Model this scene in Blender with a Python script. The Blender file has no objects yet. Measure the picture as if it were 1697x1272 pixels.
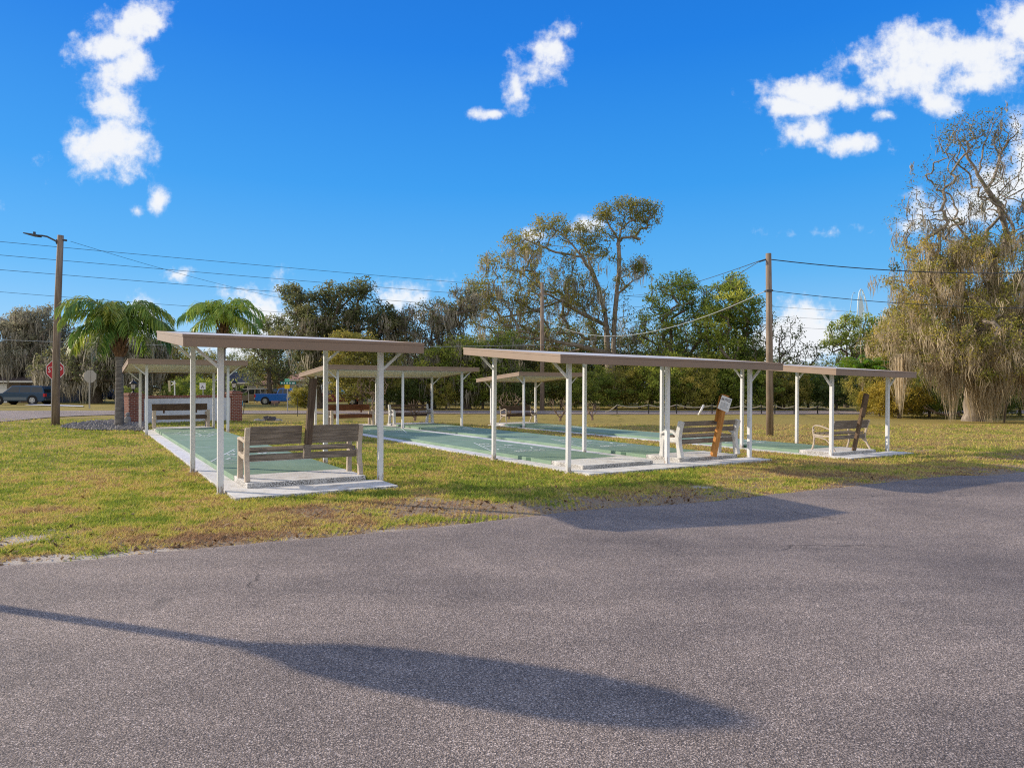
import bpy, bmesh, math, random
import numpy as np
from mathutils import Vector, Matrix
R = math.radians
scene = bpy.context.scene
COL = scene.collection
F, CX, HY, CAMH = 1161.3, 848.5, 641.3, 1.55        # surveyed focal length, centre, eye level (photo pixels) and eye height
TH = 0.547                                           # courts are turned 31 degrees from the view axis
CT, ST = math.cos(TH), math.sin(TH)

# ------------------------------------------------------------------ terrain
def sstep(a, b, x):
    t = np.clip((np.asarray(x, float) - a) / (b - a), 0, 1)
    return t * t * (3 - 2 * t)
def terr(X, Y):
    u = CT * np.asarray(X, float) + ST * np.asarray(Y, float)
    return -0.115 * sstep(4.4, 7.8, u) - 0.145 * sstep(13.4, 16.2, u)
def C2W(u, v):
    return u * CT - v * ST, u * ST + v * CT
def CW(u, v, z=0.0):
    x, y = C2W(u, v); return Vector((x, y, z))
def gp(px, py):
    """ground point seen at a photo pixel"""
    z = 0.0
    for _ in range(8):
        D = F * (CAMH - z) / (py - HY); X = (px - CX) / F * D; z = float(terr(X, D))
    return Vector((X, D, z))
def at(px, D):
    X = (px - CX) / F * D
    return Vector((X, D, float(terr(X, D))))
def zat(py, D):
    return CAMH + (HY - py) / F * D

# ------------------------------------------------------------------ materials
def newmat(name):
    m = bpy.data.materials.new(name); m.use_nodes = True
    nt = m.node_tree; nt.nodes.clear()
    out = nt.nodes.new('ShaderNodeOutputMaterial')
    bs = nt.nodes.new('ShaderNodeBsdfPrincipled')
    nt.links.new(bs.outputs[0], out.inputs[0])
    return m, nt, bs, out
def N(nt, t, **kw):
    n = nt.nodes.new(t)
    for k, v in kw.items():
        if k.startswith('i_'):
            n.inputs[k[2:].replace('_', ' ')].default_value = v
        else: setattr(n, k, v)
    return n
def ramp(nt, fac, stops):
    r = nt.nodes.new('ShaderNodeValToRGB')
    e = r.color_ramp.elements
    while len(e) < len(stops): e.new(0.5)
    for k, (p, c) in enumerate(stops):
        e[k].position = p; e[k].color = (*c, 1) if len(c) == 3 else c
    nt.links.new(fac, r.inputs[0]); return r.outputs[0]
def mix(nt, fac, a, b, mode='MIX'):
    m = nt.nodes.new('ShaderNodeMix'); m.data_type = 'RGBA'; m.blend_type = mode
    for s, val in ((0, fac), (6, a), (7, b)):
        if hasattr(val, 'links'): nt.links.new(val, m.inputs[s])
        elif isinstance(val, (int, float)): m.inputs[s].default_value = val
        else: m.inputs[s].default_value = (*val, 1)
    return m.outputs[2]
def noise(nt, scale, detail=4, rough=.55, coord='Object', vec=None, stretch=None, dim='3D'):
    n = N(nt, 'ShaderNodeTexNoise'); n.inputs['Scale'].default_value = scale
    n.inputs['Detail'].default_value = detail; n.inputs['Roughness'].default_value = rough
    if vec is None:
        tc = N(nt, 'ShaderNodeTexCoord'); vec = tc.outputs[coord]
    if stretch:
        mp = N(nt, 'ShaderNodeMapping'); mp.inputs['Scale'].default_value = stretch
        nt.links.new(vec, mp.inputs[0]); vec = mp.outputs[0]
    nt.links.new(vec, n.inputs['Vector']); return n.outputs[0]
def bump(nt, bs, h, strength=.3, dist=.01):
    b = N(nt, 'ShaderNodeBump'); b.inputs['Strength'].default_value = strength; b.inputs['Distance'].default_value = dist
    nt.links.new(h, b.inputs['Height']); nt.links.new(b.outputs[0], bs.inputs['Normal'])
def paint(name, col, rough=.5, var=.12, scale=6, dirt=None, dirt_amt=.35, metal=0, spec=.5, bmp=.05, coat=0, dscale=3.0):
    m, nt, bs, out = newmat(name)
    n = noise(nt, scale, 6)
    lo = tuple(c * (1 - var) for c in col); hi = tuple(min(1, c * (1 + var)) for c in col)
    c = ramp(nt, n, [(.3, lo), (.7, hi)])
    if dirt:
        d = noise(nt, dscale, 8, .65)
        f = ramp(nt, d, [(.5, (0, 0, 0)), (.5 + dirt_amt * .5, (1, 1, 1))])
        c = mix(nt, f, c, dirt)
    nt.links.new(c, bs.inputs['Base Color'])
    bs.inputs['Roughness'].default_value = rough; bs.inputs['Metallic'].default_value = metal
    bs.inputs['Specular IOR Level'].default_value = spec
    if coat: bs.inputs['Coat Weight'].default_value = coat; bs.inputs['Coat Roughness'].default_value = .05
    if bmp: bump(nt, bs, noise(nt, scale * 12, 4), bmp, .004)
    return m
def wood(name, dark, light, scale=3.0, stretch=(1, 14, 14), rough=.85):
    m, nt, bs, out = newmat(name)
    n = noise(nt, scale, 8, .7, stretch=stretch)
    n2 = noise(nt, scale * .9, 3, .5)
    c = ramp(nt, n, [(.28, tuple(x * .45 for x in dark)), (.45, dark), (.7, light)])
    c = mix(nt, ramp(nt, n2, [(.4, (0, 0, 0)), (.75, (.5, .5, .5))]), c, tuple(x * .6 for x in dark))
    nt.links.new(c, bs.inputs['Base Color']); bs.inputs['Roughness'].default_value = rough
    bs.inputs['Specular IOR Level'].default_value = .2
    bump(nt, bs, n, .5, .006); return m
M = {}
M['white_paint'] = paint('white_paint', (.74, .745, .75), .45, .05, 4, (.36, .33, .29), .75, bmp=.04, dscale=9)
def mat_post():
    m, nt, bs, out = newmat('post_white_paint')
    tc = N(nt, 'ShaderNodeTexCoord'); sp = N(nt, 'ShaderNodeSeparateXYZ'); nt.links.new(tc.outputs['Object'], sp.inputs[0])
    n = noise(nt, 5, 6, .65); n2 = noise(nt, 22, 6, .7, stretch=(1, 1, .35))
    c = ramp(nt, n, [(.3, (.70, .715, .735)), (.7, (.79, .81, .84))])
    g = N(nt, 'ShaderNodeMapRange'); nt.links.new(sp.outputs[2], g.inputs[0]); g.inputs[1].default_value = .32; g.inputs[2].default_value = 0.0; g.inputs[3].default_value = 0; g.inputs[4].default_value = .30
    ad = N(nt, 'ShaderNodeMath', operation='ADD'); nt.links.new(g.outputs[0], ad.inputs[0]); nt.links.new(n2, ad.inputs[1])
    c = mix(nt, ramp(nt, ad.outputs[0], [(.66, (0, 0, 0)), (.80, (.85, .85, .85))]), c, (.30, .22, .16))
    nt.links.new(c, bs.inputs['Base Color']); bs.inputs['Roughness'].default_value = .5; bump(nt, bs, n2, .06, .003); return m
M['post_paint'] = mat_post()
M['fascia'] = paint('fascia_brown', (.285, .195, .135), .5, .06, 3, (.24, .18, .13), .8, dscale=2)
M['pan_white'] = paint('roof_pan_white', (.78, .75, .66), .5, .06, 3, (.5, .46, .38), .7, dscale=2)
M['pan_top'] = paint('roof_top_grey', (.66, .65, .63), .8, .1, 3, (.25, .24, .22), .6, dscale=2)
M['concrete_tan'] = paint('concrete_tan', (.52, .44, .36), .8, .15, 9, (.25, .2, .16), .7, bmp=.25)
M['concrete_white'] = paint('concrete_white', (.62, .62, .61), .8, .1, 9, (.36, .35, .33), .6, bmp=.25)
M['wood_grey'] = wood('weathered_grey_wood', (.18, .15, .125), (.36, .305, .25))
M['wood_brown'] = wood('brown_wood', (.115, .075, .05), (.20, .14, .10))
M['wood_red'] = wood('reddish_wood', (.17, .065, .03), (.26, .11, .05))
M['wood_dark'] = wood('dark_board', (.13, .085, .055), (.25, .175, .115))
M['wood_vert'] = wood('dark_post_wood', (.10, .07, .05), (.19, .145, .105), stretch=(14, 14, 1))
M['wood_orange'] = wood('orange_stained_wood', (.50, .22, .06), (.70, .36, .12), stretch=(14, 14, 1))
M['wood_orange_dark'] = wood('brown_stained_board', (.34, .145, .03), (.50, .24, .06), stretch=(14, 14, 1))
M['pole_wood'] = wood('utility_pole_wood', (.24, .18, .135), (.42, .34, .27), 2.2, (6, 6, .35))
M['bark'] = wood('tree_bark', (.14, .11, .085), (.32, .27, .21), 2.0, (5, 5, .8), .95)
M['bark_grey'] = wood('grey_bark', (.25, .21, .17), (.48, .42, .35), 2.0, (5, 5, .8), .95)
M['twig'] = wood('bare_twig', (.22, .15, .11), (.42, .33, .26), 3.0, (2, 2, 1), .9)
M['palm_trunk'] = wood('palm_trunk_grey', (.17, .155, .145), (.36, .335, .31), 3.0, (1.2, 1.2, 7), .95)
M['palm_husk'] = wood('palm_husk', (.14, .075, .04), (.34, .22, .13), 4.0, (7, 7, 1), .95)
M['black_metal'] = paint('black_metal', (.012, .012, .013), .4, .1, 5)
M['dark_grey'] = paint('dark_grey_metal', (.05, .055, .065), .4, .1, 5)
M['galv'] = paint('galvanised_steel', (.42, .42, .41), .45, .1, 8, metal=.4)
M['sign_back'] = paint('sign_back_aluminium', (.40, .38, .34), .5, .06, 8, metal=.2)
M['sign_red'] = paint('sign_red', (.42, .008, .015), .4, .04, 5, bmp=0)
M['sign_white'] = paint('sign_white', (.80, .80, .80), .4, .03, 5, bmp=0)
M['sign_green'] = paint('sign_green', (.0, .17, .14), .4, .03, 5, bmp=0)
M['sign_green_light'] = paint('sign_pale_green', (.22, .62, .40), .4, .03, 5, bmp=0)
M['sign_yellow'] = paint('sign_yellow', (.85, .58, .0), .4, .03, 5, bmp=0)
M['ink'] = paint('sign_ink', (.012, .006, .03), .6, .05, 5, bmp=0)
M['ink_grey'] = paint('sign_small_print', (.30, .31, .33), .6, .05, 5, bmp=0)
M['rubber'] = paint('rubber', (.015, .015, .016), .8, .15, 9)
M['rim'] = paint('alloy_rim', (.55, .56, .58), .3, .05, 9, metal=.7)
M['car_glass'] = paint('car_glass', (.012, .018, .024), .05, .05, 3, spec=.8, bmp=0)
M['tail_red'] = paint('tail_lamp_red', (.5, .01, .02), .2, .05, 5, bmp=0)
M['headlight'] = paint('headlight_clear', (.6, .62, .65), .1, .05, 5, bmp=0)
M['rope'] = paint('rope_tan', (.50, .44, .34), .9, .2, 40)
M['stone'] = paint('garden_stone', (.30, .285, .27), .9, .25, 9, bmp=.3)
M['window'] = paint('window_glass', (.02, .026, .032), .08, .1, 2, spec=.7, bmp=0)
M['trim'] = paint('house_trim', (.66, .65, .62), .6, .05, 4)
M['line_paint'] = paint('court_line_paint', (.72, .77, .72), .7, .1, 12, (.3, .42, .36), .55, dscale=14)
M['frost_glass'] = paint('lantern_glass', (.78, .76, .70), .25, .05, 6, bmp=0)
M['teal_plastic'] = paint('teal_plastic', (.03, .20, .30), .4, .1, 5)
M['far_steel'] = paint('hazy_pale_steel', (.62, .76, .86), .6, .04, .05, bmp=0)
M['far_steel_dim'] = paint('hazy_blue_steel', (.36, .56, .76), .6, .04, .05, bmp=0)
M['wire'] = paint('cable_black', (.035, .045, .06), .6, .1, 3, bmp=0)
M['wire_light'] = paint('cable_light', (.33, .37, .40), .5, .1, 3, bmp=0)

def mat_court():
    m, nt, bs, out = newmat('court_green_paint')
    n = noise(nt, 1.3, 7, .62); n2 = noise(nt, 26, 5, .6); st = noise(nt, 2.0, 5, .6, stretch=(6, .35, 1))
    c = ramp(nt, n, [(.32, (.195, .30, .215)), (.68, (.275, .39, .285))])
    c = mix(nt, ramp(nt, st, [(.5, (0, 0, 0)), (.75, (.45, .45, .45))]), c, (.16, .25, .175))
    c = mix(nt, ramp(nt, n2, [(.62, (0, 0, 0)), (.75, (.4, .4, .4))]), c, (.36, .42, .33))
    nt.links.new(c, bs.inputs['Base Color']); bs.inputs['Roughness'].default_value = .8; bs.inputs['Specular IOR Level'].default_value = .15
    bump(nt, bs, n2, .12, .003); return m
M['court'] = mat_court()
def mat_padwhite():
    m, nt, bs, out = newmat('peeling_white_concrete')
    geo = N(nt, 'ShaderNodeNewGeometry'); sep = N(nt, 'ShaderNodeSeparateXYZ'); nt.links.new(geo.outputs['Normal'], sep.inputs[0])
    n = noise(nt, 5, 8, .7, 'Object'); n2 = noise(nt, 58, 8, .75)
    c = ramp(nt, n, [(.30, (.52, .48, .44)), (.50, (.76, .75, .73)), (.8, (.84, .835, .825))])
    side = N(nt, 'ShaderNodeMath', operation='LESS_THAN'); nt.links.new(sep.outputs[2], side.inputs[0]); side.inputs[1].default_value = .5
    spk = ramp(nt, n2, [(.46, (0, 0, 0)), (.53, (1, 1, 1))])
    spk2 = mix(nt, ramp(nt, noise(nt, 2.3, 4), [(.30, (0, 0, 0)), (.52, (1, 1, 1))]), (0, 0, 0), spk)
    fm = N(nt, 'ShaderNodeMath', operation='MULTIPLY'); nt.links.new(side.outputs[0], fm.inputs[0]); nt.links.new(spk2, fm.inputs[1])
    c = mix(nt, fm.outputs[0], c, (.06, .055, .05))
    c = mix(nt, ramp(nt, noise(nt, 1.7, 6, .7), [(.60, (0, 0, 0)), (.8, (.6, .6, .6))]), c, (.30, .21, .15))
    nt.links.new(c, bs.inputs['Base Color']); bs.inputs['Roughness'].default_value = .8
    bump(nt, bs, n2, .35, .01); return m
M['pad'] = mat_padwhite()
def mat_brick():
    m, nt, bs, out = newmat('red_brick')
    tc = N(nt, 'ShaderNodeTexCoord'); sx = N(nt, 'ShaderNodeSeparateXYZ'); nt.links.new(tc.outputs['Object'], sx.inputs[0])
    ad = N(nt, 'ShaderNodeMath', operation='ADD'); nt.links.new(sx.outputs[0], ad.inputs[0]); nt.links.new(sx.outputs[1], ad.inputs[1])
    cb = N(nt, 'ShaderNodeCombineXYZ'); nt.links.new(ad.outputs[0], cb.inputs[0]); nt.links.new(sx.outputs[2], cb.inputs[1])
    b = N(nt, 'ShaderNodeTexBrick'); nt.links.new(cb.outputs[0], b.inputs[0])
    b.inputs['Color1'].default_value = (.30, .085, .045, 1); b.inputs['Color2'].default_value = (.20, .055, .035, 1)
    b.inputs['Mortar'].default_value = (.40, .33, .28, 1); b.inputs['Scale'].default_value = 1
    b.inputs['Brick Width'].default_value = .21; b.inputs['Row Height'].default_value = .075; b.inputs['Mortar Size'].default_value = .008
    nt.links.new(b.outputs[0], bs.inputs['Base Color']); bs.inputs['Roughness'].default_value = .9
    bump(nt, bs, b.outputs['Fac'], -.4, .008); return m
M['brick'] = mat_brick()
def mat_siding(name, col, row=.18):
    m, nt, bs, out = newmat(name)
    tc = N(nt, 'ShaderNodeTexCoord'); w = N(nt, 'ShaderNodeTexWave', bands_direction='Z', wave_profile='SAW')
    w.inputs['Scale'].default_value = .314 / row; nt.links.new(tc.outputs['Object'], w.inputs[0])
    n = noise(nt, 1.2, 5)
    c = ramp(nt, n, [(.3, tuple(x * .85 for x in col)), (.7, col)])
    c = mix(nt, ramp(nt, w.outputs[0], [(.0, (.5, .5, .5)), (.15, (0, 0, 0))]), c, tuple(x * .4 for x in col))
    nt.links.new(c, bs.inputs['Base Color']); bs.inputs['Roughness'].default_value = .7; return m
M['siding_white'] = mat_siding('siding_white', (.62, .62, .60))
M['siding_grey'] = mat_siding('siding_grey', (.36, .37, .37))
M['siding_tan'] = mat_siding('stucco_tan', (.62, .47, .28), 4)
M['siding_brown'] = mat_siding('wall_brown', (.20, .16, .13))
def mat_shingle(name, col):
    m, nt, bs, out = newmat(name)
    n = noise(nt, 9, 6, .7); c = ramp(nt, n, [(.3, tuple(x * .6 for x in col)), (.7, tuple(x * 1.25 for x in col))])
    nt.links.new(c, bs.inputs['Base Color']); bs.inputs['Roughness'].default_value = .95; bump(nt, bs, n, .4, .02); return m
M['shingle_brown'] = mat_shingle('shingle_brown', (.115, .085, .08))
M['shingle_dark'] = mat_shingle('shingle_dark', (.045, .052, .072))
M['shingle_red'] = mat_shingle('shingle_red', (.36, .185, .13))

def mat_attr_leaf(name, stops, trans=.35, rough=.6, sat=None):
    """foliage: a tone value stored per leaf drives the colour; leaves let some light through"""
    m = bpy.data.materials.new(name); m.use_nodes = True; nt = m.node_tree; nt.nodes.clear()
    out = nt.nodes.new('ShaderNodeOutputMaterial')
    a = N(nt, 'ShaderNodeAttribute', attribute_name='tone')
    c = ramp(nt, a.outputs['Fac'], stops)
    oi = N(nt, 'ShaderNodeObjectInfo')
    hs = N(nt, 'ShaderNodeHueSaturation'); nt.links.new(c, hs.inputs['Color'])
    mr = N(nt, 'ShaderNodeMapRange'); nt.links.new(oi.outputs['Random'], mr.inputs[0]); mr.inputs[3].default_value = .82; mr.inputs[4].default_value = 1.15
    nt.links.new(mr.outputs[0], hs.inputs['Value']); c = hs.outputs[0]
    bs = nt.nodes.new('ShaderNodeBsdfPrincipled'); nt.links.new(c, bs.inputs['Base Color'])
    bs.inputs['Roughness'].default_value = rough; bs.inputs['Specular IOR Level'].default_value = .25
    tr = nt.nodes.new('ShaderNodeBsdfTranslucent'); nt.links.new(c, tr.inputs[0])
    ms = nt.nodes.new('ShaderNodeMixShader'); ms.inputs[0].default_value = trans
    nt.links.new(bs.outputs[0], ms.inputs[1]); nt.links.new(tr.outputs[0], ms.inputs[2]); nt.links.new(ms.outputs[0], out.inputs[0])
    return m
M['leaf_oak'] = mat_attr_leaf('leaf_oak', [(0, (.065, .085, .032)), (.4, (.19, .22, .085)), (.75, (.35, .345, .13)), (1, (.50, .44, .18))], .42)
M['leaf_grey'] = mat_attr_leaf('leaf_grey_oak', [(0, (.14, .145, .09)), (.5, (.38, .37, .24)), (1, (.60, .55, .38))], .4)
M['leaf_olive'] = mat_attr_leaf('leaf_olive', [(0, (.12, .14, .028)), (.4, (.33, .325, .065)), (.75, (.52, .43, .09)), (1, (.70, .50, .12))], .4)
M['leaf_green'] = mat_attr_leaf('leaf_green', [(0, (.065, .125, .022)), (.4, (.26, .335, .055)), (.8, (.54, .55, .09)), (1, (.72, .64, .13))], .4)
M['leaf_dark'] = mat_attr_leaf('leaf_dark', [(0, (.04, .08, .02)), (.5, (.15, .205, .055)), (1, (.38, .39, .10))], .35)
M['leaf_yellow'] = mat_attr_leaf('leaf_yellow', [(0, (.18, .17, .025)), (.5, (.46, .35, .05)), (1, (.72, .54, .10))], .4)
M['leaf_palm'] = mat_attr_leaf('leaf_palm', [(0, (.06, .15, .06)), (.4, (.17, .32, .075)), (.75, (.38, .50, .09)), (1, (.58, .60, .13))], .4, .42)
M['leaf_bright'] = mat_attr_leaf('leaf_bright_frond', [(0, (.07, .20, .012)), (.5, (.20, .42, .025)), (1, (.42, .55, .05))], .45, .42)
M['moss'] = mat_attr_leaf('spanish_moss', [(0, (.29, .24, .155)), (.5, (.62, .51, .345)), (1, (.84, .71, .51))], .4, .9)
M['moss_grey'] = mat_attr_leaf('spanish_moss_grey', [(0, (.20, .185, .14)), (.5, (.43, .39, .30)), (1, (.64, .58, .46))], .35, .9)
M['blade'] = mat_attr_leaf('grass_blade', [(0, (.22, .31, .04)), (.22, (.43, .475, .07)), (.45, (.60, .54, .12)), (.72, (.68, .50, .20)), (1, (.40, .25, .14))], .4, .7)

# ------------------------------------------------------------------ numpy noise
def vnoise(x, y, seed=0):
    x = np.asarray(x, float); y = np.asarray(y, float)
    xi = np.floor(x).astype(np.int64); yi = np.floor(y).astype(np.int64); fx = x - xi; fy = y - yi
    fx = fx * fx * (3 - 2 * fx); fy = fy * fy * (3 - 2 * fy)
    def h(a, b):
        n = (a * 374761393 + b * 668265263 + seed * 974634777) & 0xffffffff
        n = ((n ^ (n >> 13)) * 1274126177) & 0xffffffff
        return ((n ^ (n >> 16)) & 0xffff) / 65535.0
    return (h(xi, yi) * (1 - fx) + h(xi + 1, yi) * fx) * (1 - fy) + (h(xi, yi + 1) * (1 - fx) + h(xi + 1, yi + 1) * fx) * fy
def fbm(x, y, seed=0, o=4):
    s = 0; a = .5; t = 0
    for k in range(o):
        s = s + a * vnoise(x * 2 ** k + 17.3 * k, y * 2 ** k - 9.1 * k, seed + k); t += a; a *= .55
    return s / t

# ------------------------------------------------------------------ mesh helpers
def mesh_np(name, V, faces_flat, sizes, tone=None, smooth=False):
    me = bpy.data.meshes.new(name)
    V = np.asarray(V, np.float32); faces_flat = np.asarray(faces_flat, np.int32); sizes = np.asarray(sizes, np.int32)
    me.vertices.add(len(V)); me.vertices.foreach_set('co', V.ravel())
    me.loops.add(len(faces_flat)); me.loops.foreach_set('vertex_index', faces_flat)
    me.polygons.add(len(sizes))
    st = np.zeros(len(sizes), np.int32); st[1:] = np.cumsum(sizes)[:-1]
    me.polygons.foreach_set('loop_start', st)
    try: me.polygons.foreach_set('loop_total', sizes)
    except Exception: pass
    if smooth: me.polygons.foreach_set('use_smooth', np.ones(len(sizes), bool))
    if tone is not None:
        a = me.attributes.new('tone', 'FLOAT', 'POINT'); a.data.foreach_set('value', np.asarray(tone, np.float32))
    me.update(calc_edges=True); me.validate()
    return me
class MB:
    """collects primitive shapes; build() links them as one mesh object"""
    def __init__(s): s.v = []; s.f = []
    def add(s, vs, fs):
        o = len(s.v); s.v += [tuple(p) for p in vs]; s.f += [tuple(i + o for i in f) for f in fs]; return s
    def box(s, a, b):
        x0, y0, z0 = a; x1, y1, z1 = b
        return s.add([(x0, y0, z0), (x1, y0, z0), (x1, y1, z0), (x0, y1, z0), (x0, y0, z1), (x1, y0, z1), (x1, y1, z1), (x0, y1, z1)],
                     [(3, 2, 1, 0), (4, 5, 6, 7), (0, 1, 5, 4), (1, 2, 6, 5), (2, 3, 7, 6), (3, 0, 4, 7)])
    def bar(s, p, q, w, t, up=(0, 0, 1)):
        p = Vector(p); q = Vector(q); d = (q - p).normalized(); up = Vector(up)
        if abs(d.dot(up)) > .97: up = Vector((0, 1, 0))
        sd = d.cross(up).normalized() * (w / 2); u = sd.cross(d).normalized() * (t / 2)
        vs = [c + o for c in (p, q) for o in (-sd - u, sd - u, sd + u, -sd + u)]
        return s.add(vs, [(3, 2, 1, 0), (4, 5, 6, 7), (0, 1, 5, 4), (1, 2, 6, 5), (2, 3, 7, 6), (3, 0, 4, 7)])
    def tube(s, pts, r, n=8, cap=True):
        pts = [Vector(p) for p in pts]; rs = r if isinstance(r, (list, tuple)) else [r] * len(pts)
        o = len(s.v); prev = None
        for i, p in enumerate(pts):
            d = (pts[min(i + 1, len(pts) - 1)] - pts[max(i - 1, 0)]).normalized()
            if prev is None:
                a = Vector((0, 0, 1)) if abs(d.z) < .9 else Vector((1, 0, 0)); x = d.cross(a).normalized()
            else: x = (prev - d * prev.dot(d)).normalized()
            prev = x; y = d.cross(x)
            for k in range(n):
                t = 2 * math.pi * k / n; s.v.append(tuple(p + (x * math.cos(t) + y * math.sin(t)) * rs[i]))
        for i in range(len(pts) - 1):
            for k in range(n):
                a = o + i * n + k; b = o + i * n + (k + 1) % n; s.f.append((a, b, b + n, a + n))
        if cap:
            s.f.append(tuple(o + k for k in reversed(range(n)))); s.f.append(tuple(o + (len(pts) - 1) * n + k for k in range(n)))
        return s
    def prism(s, poly, axis, a, b):
        """extrude a polygon: axis 'x' polygon in (y,z), 'y' polygon in (x,z), 'z' polygon in (x,y)"""
        n = len(poly)
        def P(q, t): return {'x': (t, q[0], q[1]), 'y': (q[0], t, q[1]), 'z': (q[0], q[1], t)}[axis]
        vs = [P(q, a) for q in poly] + [P(q, b) for q in poly]
        return s.add(vs, [tuple(reversed(range(n))), tuple(range(n, 2 * n))] + [(i, (i + 1) % n, n + (i + 1) % n, n + i) for i in range(n)])
    def lathe(s, prof, c=(0, 0, 0), n=16):
        o = len(s.v)
        for r, z in prof:
            for k in range(n):
                t = 2 * math.pi * k / n; s.v.append((c[0] + r * math.cos(t), c[1] + r * math.sin(t), c[2] + z))
        for i in range(len(prof) - 1):
            for k in range(n):
                a = o + i * n + k; b = o + i * n + (k + 1) % n; s.f.append((a, b, b + n, a + n))
        s.f.append(tuple(o + k for k in reversed(range(n)))); s.f.append(tuple(o + (len(prof) - 1) * n + k for k in range(n)))
        return s
    def strip(s, pts, w, axis, a, b):
        """a bent flat bar following pts (2-D), in-plane width w, extruded along axis"""
        pts = [Vector(p) for p in pts]; L = []; Rr = []
        ws = w if isinstance(w, (list, tuple)) else [w] * len(pts)
        for i, p in enumerate(pts):
            d = (pts[min(i + 1, len(pts) - 1)] - pts[max(i - 1, 0)]).normalized(); nrm = Vector((-d.y, d.x)) * ws[i] / 2
            L.append(p + nrm); Rr.append(p - nrm)
        n = len(pts)
        def P(q, t): return {'x': (t, q[0], q[1]), 'y': (q[0], t, q[1])}[axis]
        vs = [P(q, t) for t in (a, b) for q in L + Rr]; fs = []
        for i in range(n - 1):
            fs.append((i, i + 1, n + i + 1, n + i)); fs.append((2 * n + i, 3 * n + i, 3 * n + i + 1, 2 * n + i + 1))
            fs.append((i, 2 * n + i, 2 * n + i + 1, i + 1)); fs.append((n + i, n + i + 1, 3 * n + i + 1, 3 * n + i))
        fs.append((0, n, 3 * n, 2 * n)); fs.append((n - 1, 3 * n - 1, 4 * n - 1, 2 * n - 1))
        return s.add(vs, fs)
    def build(s, name, m, parent=None, bevel=0, smooth=False, label=None):
        me = bpy.data.meshes.new(name); me.from_pydata(s.v, [], s.f)
        bm = bmesh.new(); bm.from_mesh(me); bmesh.ops.recalc_face_normals(bm, faces=bm.faces)
        if smooth:
            for f in bm.faces: f.smooth = len(f.verts) <= 4
        bm.to_mesh(me); bm.free()
        me.materials.append(M[m] if isinstance(m, str) else m)
        return link(name, me, parent, bevel, label)
def link(name, me, parent=None, bevel=0, label=None):
    o = bpy.data.objects.new(name, me); COL.objects.link(o)
    if parent: o.parent = parent
    if bevel:
        b = o.modifiers.new('bevel', 'BEVEL'); b.width = bevel; b.segments = 2; b.limit_method = 'ANGLE'; b.angle_limit = R(35)
    if label: o['label'] = label
    return o
def tag(o, label=None, cat=None, group=None, kind=None):
    if label: o['label'] = label
    if cat: o['category'] = cat
    if group: o['group'] = group
    if kind: o['kind'] = kind
    return o
def thing(name, label, cat, loc=(0, 0, 0), rz=0, group=None):
    o = bpy.data.objects.new(name, None); COL.objects.link(o); o.location = loc; o.rotation_euler = (0, 0, rz); o.empty_display_size = .2
    return tag(o, label, cat, group)
def copy_thing(src, loc, rz, label=None, scale=None, group=None):
    def cp(o, par):
        c = o.copy(); COL.objects.link(c); c.parent = par
        for ch in o.children: cp(ch, c)
        return c
    c = cp(src, None); c.location = loc; c.rotation_euler = (0, 0, rz)
    if scale is not None: c.scale = (scale,) * 3 if isinstance(scale, (int, float)) else scale
    if label: c['label'] = label
    if group: c['group'] = group
    return c
def text_mb(txt, size, shear=0, depth=.003):
    cu = bpy.data.curves.new('txt', 'FONT'); cu.body = txt; cu.size = size; cu.align_x = 'CENTER'; cu.align_y = 'CENTER'
    cu.extrude = depth; cu.shear = shear; cu.resolution_u = 2
    o = bpy.data.objects.new('txt', cu); COL.objects.link(o)
    dg = bpy.context.evaluated_depsgraph_get(); dg.update()
    me = o.evaluated_get(dg).to_mesh()
    mb = MB(); mb.add([v.co[:] for v in me.vertices], [tuple(p.vertices) for p in me.polygons])
    o.evaluated_get(dg).to_mesh_clear(); bpy.data.objects.remove(o); bpy.data.curves.remove(cu)
    return mb
def xf(mb, Mx):
    mb.v = [tuple(Mx @ Vector(p)) for p in mb.v]; return mb
# ================================================================== SETTING
EDGE_PX = [(0, 938), (120, 930), (272, 915), (500, 893), (645, 881), (845, 861), (1048, 840), (1253, 822), (1398, 807), (1548, 791), (1697, 781)]
EDGE = [gp(*p) for p in EDGE_PX]
EX = np.array([-60., -20.] + [p.x for p in EDGE] + [45.])
EY = np.array([-20., -1.0] + [p.y for p in EDGE] + [EDGE[-1].y + (45 - EDGE[-1].x) * .59])
def edge_y(X): return np.interp(X, EX, EY) + .10 * (fbm(np.asarray(X) * 1.1, 0 * np.asarray(X), 5) - .5) + .07 * (fbm(np.asarray(X) * 7, 0 * np.asarray(X), 9) - .5)
def lawn_dist(X, Y): return (Y - edge_y(X)) * .87
STREET_UP = [(-900, 681), (0, 681), (400, 680.5), (800, 680.5), (1180, 681), (1500, 680), (2400, 679)]
STREET_LO = [(-900, 760), (-300, 722), (0, 700), (60, 694), (110, 690), (200, 687.3), (400, 686), (800, 686), (1180, 687), (1500, 686), (2400, 685)]
def street_pts(px):
    a = gp(px, float(np.interp(px, [p[0] for p in STREET_UP], [p[1] for p in STREET_UP])))
    b = gp(px, float(np.interp(px, [p[0] for p in STREET_LO], [p[1] for p in STREET_LO])))
    return a, b
SOFT = [(760, 838, .9, .8), (690, 832, .6, .6), (930, 836, 1.1, .7), (1010, 838, .8, .5), (30, 890, .9, .6), (300, 905, .8, .35), (480, 880, .9, .4), (1130, 802, 1.0, .8), (1250, 787, 1.2, .5),
        (1600, 752, 1.6, .8), (1500, 742, 1.3, .55), (470, 845, .8, .45), (620, 862, 1.0, .45), (1690, 772, 1.5, .6), (240, 715, 1.5, .3), (1080, 828, .9, .45), (560, 838, .6, .5)]
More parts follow.
